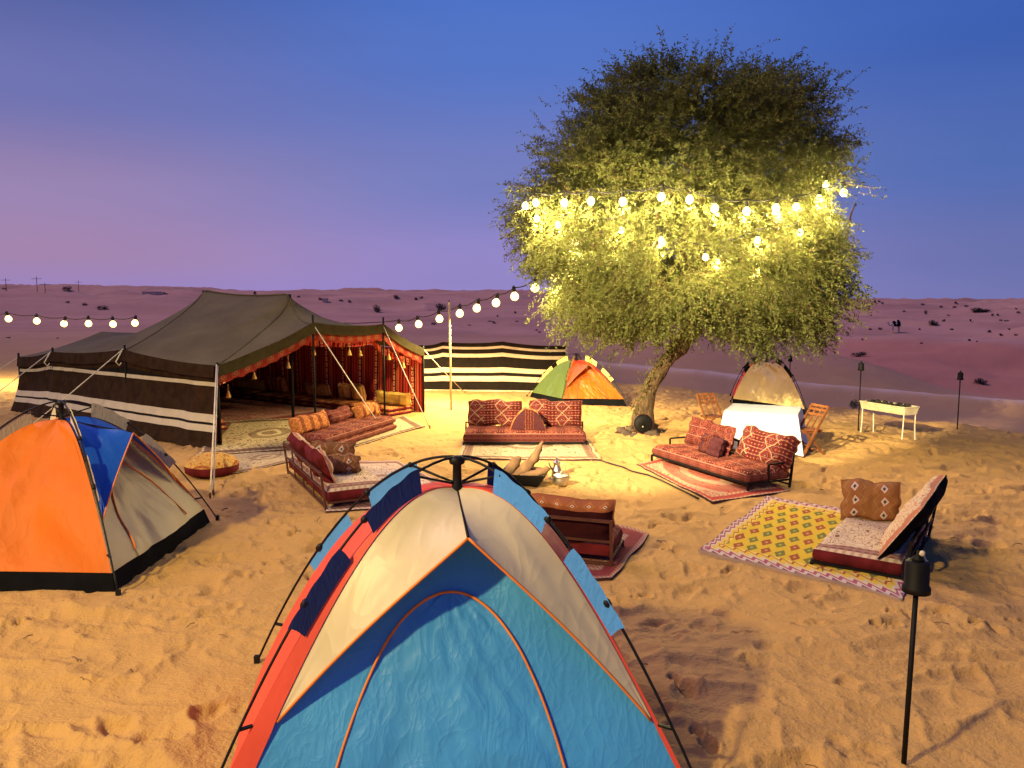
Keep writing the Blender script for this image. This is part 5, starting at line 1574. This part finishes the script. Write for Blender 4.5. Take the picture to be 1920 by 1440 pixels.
CX = (1297 - 960) / FPX * YT
PROF = [(8.35, .9, 2.1), (8.05, 1.7, 2.4), (7.85, 2.3, 2.85), (7.3, 2.65, 3.05), (6.3, 3.2, 3.4), (5.5, 3.75, 3.35), (4.8, 4.25, 3.75), (4.0, 4.0, 3.85), (3.4, 3.4, 3.85), (2.75, 3.0, 3.75), (2.35, 2.9, 3.6), (1.95, 2.2, 3.0)]
PROF = [(1.95 + (p[0] - 1.95) * .825, p[1] * .85 - .16, p[2] * .81 - .18) for p in PROF]
PZ = np.array([p[0] for p in PROF])[::-1]; PL = np.array([p[1] for p in PROF])[::-1]; PR = np.array([p[2] for p in PROF])[::-1]
def crown():
    g = np.random.default_rng(23)
    # clump centres through the outer part of the crown volume
    NC = 980
    zc = g.uniform(2.12, 7.08, NC * 3)
    l, r = np.interp(zc, PZ, PL), np.interp(zc, PZ, PR)
    keep = g.random(len(zc)) < ((l + r) / 6.4)
    zc, l, r = zc[keep][:NC], l[keep][:NC], r[keep][:NC]
    n = len(zc)
    ph = g.uniform(0, 2 * math.pi, n)
    cx, sy = np.cos(ph), np.sin(ph)
    ext = np.where(cx > 0, r, l)
    dep = (l + r) / 2 * 0.74
    rad = 1 - 0.62 * g.random(n) ** 1.8
    lump = 0.84 + 0.32 * vnoise(ph * 1.7 + 10, zc * 0.9, 13)
    rad = rad * lump
    x = CX + cx * ext * rad - .12; y = YT + 0.1 + sy * dep * rad; z = zc + g.normal(0, .12, n)
    csz = g.uniform(.30, .62, n)
    upper = zc > 4.7
    csz = np.where(upper, g.uniform(.25, .55, n), csz)
    # sprays
    S = 30
    k = np.repeat(np.arange(n), S)
    m = len(k)
    off = g.normal(0, 1, (m, 3)); off /= np.linalg.norm(off, axis=1, keepdims=True); off *= (g.random((m, 1)) ** .5) * csz[k][:, None]
    outd = np.stack([cx * ext, sy * dep, np.zeros(n)], -1)[k]
    outd /= np.linalg.norm(outd, axis=1, keepdims=True) + 1e-9
    # upper tufts lie in flat feathery layers that reach outward
    al = (off * outd).sum(1, keepdims=True)
    off = np.where(upper[k][:, None], off * np.array([1, 1, .42]) + outd * al * .95, off * np.array([1, 1, .75]))
    c = np.stack([x, y, z], -1)[k] + off
    hz = (c[:, 2] - 2.0) / 5.5
    droop = np.where(hz > .5, 0.12 + 0.8 * np.clip(hz - .6, 0, 1), -0.85 + hz * 1.3)
    d = outd * 0.7 + np.stack([np.zeros(m), np.zeros(m), droop], -1) + g.normal(0, .42, (m, 3))
    d /= np.linalg.norm(d, axis=1, keepdims=True)
    # leaflets along each spray
    Lf = 15
    L = g.uniform(.22, .50, m)
    L = np.where((hz > .45) & (g.random(m) < .10), L * 1.6, L)
    t = (np.arange(Lf) + .5) / Lf
    bend = np.where(hz > .6, -.03, -.16)
    P0 = c[:, None, :] + d[:, None, :] * (t[None, :, None] * L[:, None, None]) + np.array([0, 0, 1.0])[None, None, :] * (bend * L)[:, None, None] * (t ** 2)[None, :, None]
    q = m * Lf
    P0 = P0.reshape(-1, 3)
    dd = np.repeat(d, Lf, 0)
    side = np.cross(dd, g.normal(0, 1, (q, 3))); side /= np.linalg.norm(side, axis=1, keepdims=True) + 1e-9
    ld = side * 0.85 + dd * 0.55 + g.normal(0, .18, (q, 3)); ld[:, 2] -= 0.15
    ld /= np.linalg.norm(ld, axis=1, keepdims=True)
    wv = np.cross(ld, g.normal(0, 1, (q, 3))); wv /= np.linalg.norm(wv, axis=1, keepdims=True) + 1e-9
    ll = g.uniform(.042, .09, (q, 1)); ww = ll * 0.20
    a = P0; b = P0 + ld * ll * .5 + wv * ww; e = P0 + ld * ll; f = P0 + ld * ll * .5 - wv * ww
    V = np.stack([a, b, e, f], 1).reshape(-1, 3)
    # twig line for each spray (thin triangle)
    tw = np.cross(d, g.normal(0, 1, (m, 3))); tw /= np.linalg.norm(tw, axis=1, keepdims=True) + 1e-9
    TV = np.stack([c - tw * .006, c + tw * .006, c + d * L[:, None] + np.array([0, 0, 1.0]) * (bend * L)[:, None]], 1).reshape(-1, 3)
    # leafy shoots on the camera-left flank of the trunk
    W = len(V)
    allv = np.vstack([V, TV])
    me = bpy.data.meshes.new("crown")
    me.vertices.add(len(allv)); me.vertices.foreach_set("co", (allv - np.array(TB)).ravel())
    lo = np.concatenate([np.arange(W), W + np.arange(len(TV))]).astype(np.int32)
    me.loops.add(len(lo)); me.loops.foreach_set("vertex_index", lo)
    nf = q + m
    me.polygons.add(nf)
    me.polygons.foreach_set("loop_start", np.concatenate([np.arange(q) * 4, q * 4 + np.arange(m) * 3]).astype(np.int32))
    me.polygons.foreach_set("material_index", np.concatenate([np.zeros(q), np.ones(m)]).astype(np.int32))
    me.materials.append(M['leaf']); me.materials.append(M['bark'])
    me.update(calc_edges=True)
    o = bpy.data.objects.new("crown", me); COL.objects.link(o); o.parent = tree
    o["kind"] = "stuff"
    return o
crown()
sh = MB()
for k in range(520):
    i = rt_.randint(3, len(sm) - 2)
    p = sm[i] + Vector((rt_.gauss(-.16, .1), -.20 + rt_.gauss(0, .07), rt_.gauss(.04, .08)))
    a = Vector((rt_.gauss(-.3, 1), rt_.gauss(-.4, 1), rt_.gauss(.2, 1))).normalized() * rt_.uniform(.03, .07)
    b = a.cross(Vector((rt_.random(), rt_.random(), 1))).normalized() * .013
    sh.add([p - a, p + b, p + a, p - b], [(0, 1, 2, 3)])
so = sh.build("trunk_shoots", M['leaf'], tree); so["kind"] = "stuff"

# drum and stones at the foot
dr = thing("round_lamp_housing", "round black lamp housing with metal rim standing against the foot of the tree", "lamp", G(1205, 818))
rx = Matrix.Rotation(R(80), 3, 'X')
MB().lathe([(.0, .10), (.15, .095), (.185, .07), (.20, .03), (.20, -.06), (.15, -.15), (.0, -.17)], (0, 0, .25), 28, 0, rx).build("housing", M['black_metal'], dr, True)
MB().lathe([(.19, .066), (.203, .066), (.206, .04), (.203, .02), (.195, .03)], (0, 0, .25), 28, 0, rx, False).build("rim", M['brown_metal'], dr, True)
MB().blob(rx @ Vector((-.02, -.06, .105)) + Vector((0, 0, .25)), .014, 8, 0).build("pale_blob", M['band_white'], dr, True)  # small white spot on the front of the housing
for sx in (-1, 1): MB().bar((sx * .10, 0, -.03), (sx * .12, .0, .10), .03).build("foot", M['black_metal'], dr)
stone_spots = [(1166, 812, .09, "flat pale stone at the far left of the ring round the tree foot"), (1177, 818, .10, "wide brown stone on the left of the lamp housing"), (1184, 808, .09, "stone against the trunk on the left of the lamp housing"),
               (1190, 821, .07, "small stone in front of the lamp housing, on its left"), (1222, 820, .10, "large dark stone on the right of the lamp housing"), (1231, 812, .07, "small stone at the right end of the ring round the tree"), (1213, 823, .06, "smallest dark stone in front of the lamp housing, on its right"), (1226, 803, .08, "stone behind the large dark one at the tree foot")]
for k, (px, py, r, lab) in enumerate(stone_spots):
    o = MB().blob((0, 0, r * .45), r * 1.2, 10, .5, k, squash=(1.25, 1, .7)).build("stone", M['stone'], None, True)
    o.location = G(px, py); o.rotation_euler = (0, 0, k)
    tag(o, lab, "stone", "stones round the foot of the tree")

# ------------------------------------------------------------------ festoon lights
def glow_mat(name, c, s):
    t = NT(name, 0.4)
    t.color((0.9, 0.8, 0.55))
    t.b.inputs["Emission Color"].default_value = c + (1,)
    t.b.inputs["Emission Strength"].default_value = s
    return t.mat
M['bulb'] = glow_mat("lit_bulb", (1.0, 0.76, 0.24), 3.6)
LCOL = (1.0, 0.76, 0.32)
def festoon(label, pts, group="festoon light strings", watts=None, r=.055, lamps=True, extra_cable=None, spread=164):
    """pts: bulb centres along the string; the cable runs above them"""
    root = thing("light_string", label, "string lights", pts[0], 0, group)
    o0 = pts[0]
    cab = (extra_cable[0] if extra_cable else []) + [p + Vector((0, 0, .20)) for p in pts] + (extra_cable[1] if extra_cable else [])
    cp_ = []
    for a, b in zip(cab[:-1], cab[1:]):
        for k in range(4): cp_.append(lerp(a, b, k / 4) - o0 + Vector((0, 0, -.06 * math.sin(math.pi * k / 4))))
    cp_.append(cab[-1] - o0)
    MB().tube(cp_, .014, 5).build("cable", M['cable'], root, True)
    bm0 = sk0 = None
    for k, p in enumerate(pts):
        if bm0 is None:
            bm0 = MB().lathe([(.0, -r), (r * .5, -r * .87), (r * .87, -r * .5), (r, 0), (r * .87, r * .5), (r * .5, r * .95), (r * .3, r * 1.15)], n=14).build("bulb", M['bulb'], root, True)
            sk0 = MB().lathe([(r * .34, r * 1.0), (r * .45, r * 1.25), (r * .42, r * 2.2), (.012, r * 2.6), (.012, .21)], n=10).build("socket", M['cable'], bm0, True)
            bm0.location = p - o0
        else:
            b = bm0.copy(); COL.objects.link(b); b.location = p - o0; b.rotation_euler = (rt_.gauss(0, .16), rt_.gauss(0, .16), 0)
            for c in (sk0,):
                s = c.copy(); COL.objects.link(s); s.parent = b
        if lamps:
            ld = bpy.data.lights.new("bulb_light", 'SPOT' if spread < 180 else 'POINT')
            ld.energy = (watts or BULB_W) * 4.0
            ld.color = LCOL; ld.shadow_soft_size = 0.05
            if spread < 180: ld.spot_size = R(spread); ld.spot_blend = 0.3
            lo = bpy.data.objects.new("bulb_light", ld); COL.objects.link(lo); lo.parent = root
            lo.location = p - o0 + Vector((0, 0, -r - .056))
    return root
# pole string: from the left, behind the big tent, past the pole and up into the tree
left_b = [P(px, py, Y) for px, py, Y in ((-120, 594, 25.5), (-65, 596, 25.4), (-24, 597, 25.3), (16, 598, 25.2), (69, 602, 25.1), (120, 607, 25.0), (166, 607, 24.9), (212, 608, 24.8), (253, 606, 24.6))]
festoon("festoon string of lamps passing over the sand behind the striped wall", left_b, watts=80, r=.105)
right_b = [P(px, py, Y) for px, py, Y in ((748, 615, 20.6), (785, 608, 20.0), (824, 598, 19.4), (862, 588, 18.8), (894, 578, 18.3), (930, 568, 17.8), (965, 556, 17.3), (1003, 540, 16.8), (1040, 521, 16.3), (1077, 501, 15.6), (1076, 453, 15.0))]
festoon("festoon string of lamps climbing from the Bedouin tent past the pole into the tree", right_b, watts=110, r=.095, extra_cable=([P(600, 640, 23.4) + Vector((0, 0, .6))], [P(1020, 392, 14.6)]))
def front_y(px):          # depth of the leaf surface that faces the camera
    k = (px - 1297) / 335.0
    return YT - 2.55 * math.sqrt(max(0.04, 1 - min(1, abs(k)) ** 2)) - .1
ring1 = [(985, 386), (1005, 380), (1058, 380), (1108, 377), (1168, 378), (1240, 369), (1293, 374), (1340, 390), (1400, 396), (1455, 390), (1493, 388), (1535, 373), (1582, 361)]
festoon("festoon string of lamps slung level across the middle of the crown", [P(a, b, front_y(a)) for a, b in ring1], watts=BULB_W * 1.3, r=.068, spread=360)
ring2 = [(1007, 410), (1047, 421), (1165, 431), (1240, 450), (1323, 482), (1420, 450), (1500, 436), (1557, 399), (1548, 345)]
festoon("second festoon string of lamps half buried in the lower crown", [P(a, b, front_y(a) + .35) for a, b in ring2], watts=BULB_W * 1.0, r=.056, spread=360)
ring3 = [Vector((CX + (2.6 - .11 * k) * math.cos(R(10 + k * 33)), YT + (2.2 - .1 * k) * math.sin(R(10 + k * 33)), 4.5 - .135 * k)) for k in range(13)]
festoon("festoon string of lamps wound through the inside of the crown", ring3, watts=BULB_W, r=.055, spread=360)
lpole = G(846, 771)
lp = thing("light_pole", "slim pole holding up the festoon string between Bedouin tent and windbreak", "pole", lpole)
MB().tube([(0, 0, -.15), (-.01, 0, 1.3), (-.03, 0, 2.66)], .026, 8).build("shaft", M['pole_wood'], lp, True)
MB().tube([(-.03, 0, 2.62), (-.03, .02, 2.72)], .012, 6).build("hook", M['black_metal'], lp)
lpl = P(-60, 596, 25.45)
lq = thing("light_pole", "slim pole at the start of the festoon string behind the striped wall", "pole", Vector((lpl.x, lpl.y, 0)))
MB().tube([(0, 0, -.15), (0, 0, lpl.z + .25)], .026, 8).build("shaft", M['pole_wood'], lq, True)

# camp floodlight on its post, left of the view
FL_P = Vector((-8.2, -2.4, 8.2))
fl = thing("floodlight_post", "camp floodlight on a tall steel post at the left of the camp", "floodlight", Vector((FL_P.x, FL_P.y, 0)))
aim = Vector((0.0, 9.6, 0.2))
MB().tube([(0, 0, -.3), (0, 0, FL_P.z - .25)], .05, 10).build("post", M['black_metal'], fl, True)
fdir = (aim - FL_P).normalized(); fq = fdir.to_track_quat('-Z', 'Y').to_matrix()
MB().box(Vector((0, 0, FL_P.z)) - fdir * .12, (.44, .34, .14), fq).build("housing", M['black_metal'], fl)
MB().box(Vector((0, 0, FL_P.z)) - fdir * .045, (.40, .30, .01), fq).build("glass", M['bulb'], fl)
hv = Vector((fdir.x, fdir.y, 0)).normalized(); sv = Vector((-hv.y, hv.x, 0))
vz = Vector((0, 0, FL_P.z))
MB().grid(lambda u, v: vz + sv * ((u - .5) * 1.5) - fdir * .1 + Vector((0, 0, .24)) + hv * (.75 * v) - Vector((0, 0, .30 * v)) - hv * (.25 * abs(u - .5) * 2 * v), 8, 4).build("visor", M['black_metal'], fl)  # unseen plate added to keep the flood off the upper crown
fd = bpy.data.lights.new("floodlight", 'SPOT')
fd.energy = FLOOD_W; fd.color = (1.0, 0.75, 0.26); fd.spot_size = R(150); fd.spot_blend = 0.5; fd.shadow_soft_size = 0.32
fo = bpy.data.objects.new("floodlight", fd); COL.objects.link(fo)
fo.parent = fl; fo.location = Vector((0, 0, FL_P.z)) + fdir * .05
fo.rotation_euler = fdir.to_track_quat('-Z', 'Y').to_euler()

# second head on the same post, aimed at the lower half of the tree
aim2 = Vector((4.25, 16.3, 0.95))
src2 = FL_P + Vector((.55, 0, -.15))
d2 = (aim2 - src2).normalized(); q2 = d2.to_track_quat('-Z', 'Y').to_matrix()
MB().bar(Vector((0, 0, FL_P.z - .25)), src2 - Vector((FL_P.x, FL_P.y, 0)) - d2 * .16, .05).build("bracket", M['black_metal'], fl)
MB().box(src2 - Vector((FL_P.x, FL_P.y, 0)) - d2 * .12, (.34, .34, .16), q2).build("housing", M['black_metal'], fl)
f2 = bpy.data.lights.new("floodlight", 'SPOT')
f2.energy = TREE_FLOOD_W; f2.color = (1.0, 0.80, 0.40); f2.spot_size = R(20.5); f2.spot_blend = 0.26; f2.shadow_soft_size = 0.10
g2 = bpy.data.objects.new("floodlight", f2); COL.objects.link(g2)
g2.parent = fl; g2.location = src2 - Vector((FL_P.x, FL_P.y, 0)) + d2 * .05
g2.rotation_euler = d2.to_track_quat('-Z', 'Y').to_euler()

# ------------------------------------------------------------------ out on the dunes
rs_ = random.Random(17)
M['shrub'] = plain("desert_shrub", (0.040, 0.036, 0.028), 0.9, 0, 0.4)
shr = [("dark round bush on the skyline by the far poles at the left", 129, 541, 22, 10), ("low bush on the dune slope above the left festoon lamps", 195, 577, 24, 8), ("tiny bush near the top of the left dune slope", 127, 566, 10, 5), ("small bush just left of the low one on the left slope", 158, 570, 14, 6),
       ("dark round bush on the open dune above the tall right eave of the tent", 706, 579, 22, 16), ("bush on the skyline above the right end of the tent roof", 742, 557, 16, 8), ("wide bush behind the light pole", 826, 576, 34, 14), ("pale dead bush on the skyline by the tent ridge", 478, 549, 12, 6),
       ("long low bush at the foot of the smooth dune behind the straw tent", 1613, 664, 42, 11), ("long low bush by the lone torch below the red slope", 1838, 714, 40, 11), ("broad bush on the red plain right of the camel", 1749, 606, 30, 10),
       ("long dark thicket below the right skyline", 1836, 582, 56, 9), ("dark bush by the crown's right edge on the plain", 1628, 577, 16, 9), ("upright bush on the far plain above the camel", 1736, 586, 9, 10)]
rest = [(270, 548), (312, 551), (560, 556), (600, 560), (640, 563), (655, 565), (780, 560), (790, 558), (10, 541), (15, 632), (108, 633), (880, 609), (925, 603), (928, 605), (918, 602), (970, 602), (985, 604), (1006, 618), (1012, 622), (1060, 622), (1064, 624), (1054, 612), (1072, 608), (1018, 582), (1033, 583), (966, 585), (933, 592), (814, 606), (1640, 566), (1655, 568), (1648, 565), (1695, 583), (1730, 571), (1765, 575), (1790, 576), (1792, 567), (1778, 591), (1770, 601), (1820, 600), (1861, 590), (1871, 590), (1877, 600), (1888, 601), (1855, 621), (1876, 627), (1905, 628), (1892, 617), (1724, 617), (1728, 643), (1818, 637), (1832, 640), (1617, 636), (1566, 614), (1594, 602), (1632, 617), (1910, 585), (1905, 579), (1812, 574), (1785, 617), (1650, 616)]
protos = []
for v in range(4):
    m = MB()
    for k in range(5):
        c = (rs_.uniform(-.55, .55), rs_.uniform(-.3, .3), rs_.uniform(.25, .6))
        leaf_ball(m, c, rs_.uniform(.25, .45), rs_.uniform(.22, .42), 60, .12, rs_)
    for k in range(5):
        m.tube([(0, 0, -.05), (rs_.uniform(-.6, .6), rs_.uniform(-.3, .3), .7)], .02, 4)
    me = m.build("desert_shrub", M['shrub'])
    protos.append(me)
used = [False] * 4
def shrub(px, py, wpx, hpx, lab, grp=None):
    p = on_dune(px, py + hpx * .4)
    if p is None: p = on_dune(px, py + hpx * .4 + 6) or on_dune(px, py + 16)
    if p is None: return
    v = rs_.randint(0, 3)
    o = protos[v]
    if used[v]:
        o = o.copy(); COL.objects.link(o)
    used[v] = True
    d = p.y
    o.location = p - Vector((0, 0, .05))
    w, h = wpx / FPX * d, hpx / FPX * d
    o.scale = (w / 1.7, w / 1.7, h / .95)
    o.rotation_euler = (0, 0, rs_.uniform(-.5, .5))
    tag(o, lab, "shrub", grp)
for lab, px, py, w, h in shr: shrub(px, py, w, h, lab)
for px, py in rest: shrub(px, py, rs_.uniform(6, 14), rs_.uniform(3, 6), "small dark desert shrub dotted over the far dunes", "small shrubs dotted over the far dunes")
for v in range(4):
    if not used[v]: bpy.data.objects.remove(protos[v])

# camel with dark blankets grazing on the plain
cpnt = on_dune(1679, 624) + Vector((0, 0, .12))
cm_ = thing("camel", "camel with dark saddle blankets far out on the red plain", "camel", cpnt, R(180))
sc_ = cpnt.y / FPX * 23 / 1.9
M['camel'] = plain("camel_hair", (0.60, 0.50, 0.42), 0.9, 0, .2)
bm2 = MB()
bm2.tube([(-.75, 0, 1.15), (-.55, 0, 1.2), (-.1, 0, 1.25), (.4, 0, 1.22), (.62, 0, 1.2)], [.1, .26, .34, .30, .16], 10)
bm2.tube([(-.1, 0, 1.35), (-.05, 0, 1.62), (0, 0, 1.75)], [.3, .2, .06], 10)
bm2.tube([(.55, 0, 1.25), (.85, 0, 1.0), (1.05, 0, 1.0), (1.15, 0, 1.35), (1.22, 0, 1.5), (1.5, 0, 1.42)], [.17, .13, .11, .09, .11, .06], 8)
for x in (-.5, .45):
    for y in (-.15, .15):
        bm2.tube([(x, y, 1.1), (x + .03, y, .6), (x, y, .32), (x + .02, y, .04), (x + .08, y, .0)], [.16, .11, .085, .075, .09], 7)
bm2.tube([(-.75, 0, 1.15), (-.85, 0, .75)], [.04, .02], 5)
bm2.v = [tuple(Vector(v) * sc_) for v in bm2.v]
bm2.build("body", M['camel'], cm_, True)
bl2 = MB()
bl2.lathe([(.38, -.52), (.42, -.2), (.38, .12), (.26, .38), (.1, .5), (.0, .52)], (-.28, 0, 1.32), 12, 0)
bl2.lathe([(.33, -.45), (.36, -.15), (.3, .15), (.16, .35), (.0, .40)], (.28, 0, 1.3), 12, 0)
bl2.v = [tuple(Vector(v) * sc_) for v in bl2.v]
bl2.build("saddle_blanket", M['black_cloth'], cm_, True)

# poles and low white sheds on the far left skyline
def fpole(px, py, h, lab, arm=True):
    p = on_dune(px, py)
    if p is None: p = on_dune(px, py + 5)
    if p is None: return
    t = thing("utility_pole", lab, "utility pole", p, 0, "utility poles on the skyline")
    h *= .75
    MB().tube([(0, 0, -1), (0, 0, h)], .055, 6).build("mast", M['brown_metal'], t)
    if arm: MB().bar((-1.0, 0, h * .86), (1.0, 0, h * .86), .07).build("crossarm", M['brown_metal'], t)
for px, py, h, lab in ((148, 549, 4.6, "thick utility pole on the skyline right of the round bush"), (70, 548, 4.0, "thin utility pole on the left skyline, between two others"), (85, 549, 2.4, "short utility pole on the skyline left of the round bush"), (12, 546, 3.6, "utility pole on the skyline at the far left edge")):
    fpole(px, py, h, lab)
M['shed'] = plain("shed_paint", (0.50, 0.36, 0.30), .9)
for k, (px, py, w, h, lab) in enumerate(((285, 552, 4.0, .6, "long low pale shed on the skyline left of the tent ridge"), (302, 552, 1.8, .5, "short pale shed beside the long one on the left skyline"), (610, 566, 1.0, .6, "tiny pale hut on the dune slope right of the tent ridge"))):
    p = on_dune(px, py) or on_dune(px, py + 6)
    if p is None: continue
    t = thing("shed", lab, "shed", p, 0)
    MB().box((0, 0, h / 2 - .3), (w, w * .6, h + .6)).build("wall", M['shed'], t)
    MB().box((0, 0, h + .06), (w + .2, w * .6 + .2, .08)).build("roof", M['shed'], t)

# twigs and dry bits trodden into the sand
tw_ = MB()
for k in range(150):
    x, y = rs_.uniform(-6, 6), rs_.uniform(3.4, 15)
    a = rs_.uniform(0, 6.28); L = rs_.uniform(.03, .11)
    p = Vector((x, y, .03)); q = p + Vector((math.cos(a) * L, math.sin(a) * L, rs_.uniform(-.01, .025)))
    tw_.tube([p, lerp(p, q, .5) + Vector((0, 0, .012)), q], rs_.uniform(.003, .007), 4)
tag(tw_.build("scattered_twigs", M['log_wood']), "dry twigs and bits trodden into the camp sand", None, None, "stuff")

# ------------------------------------------------------------------ the ground, laid last so that everything above has pressed it level
sand = build_ground(sand_material())
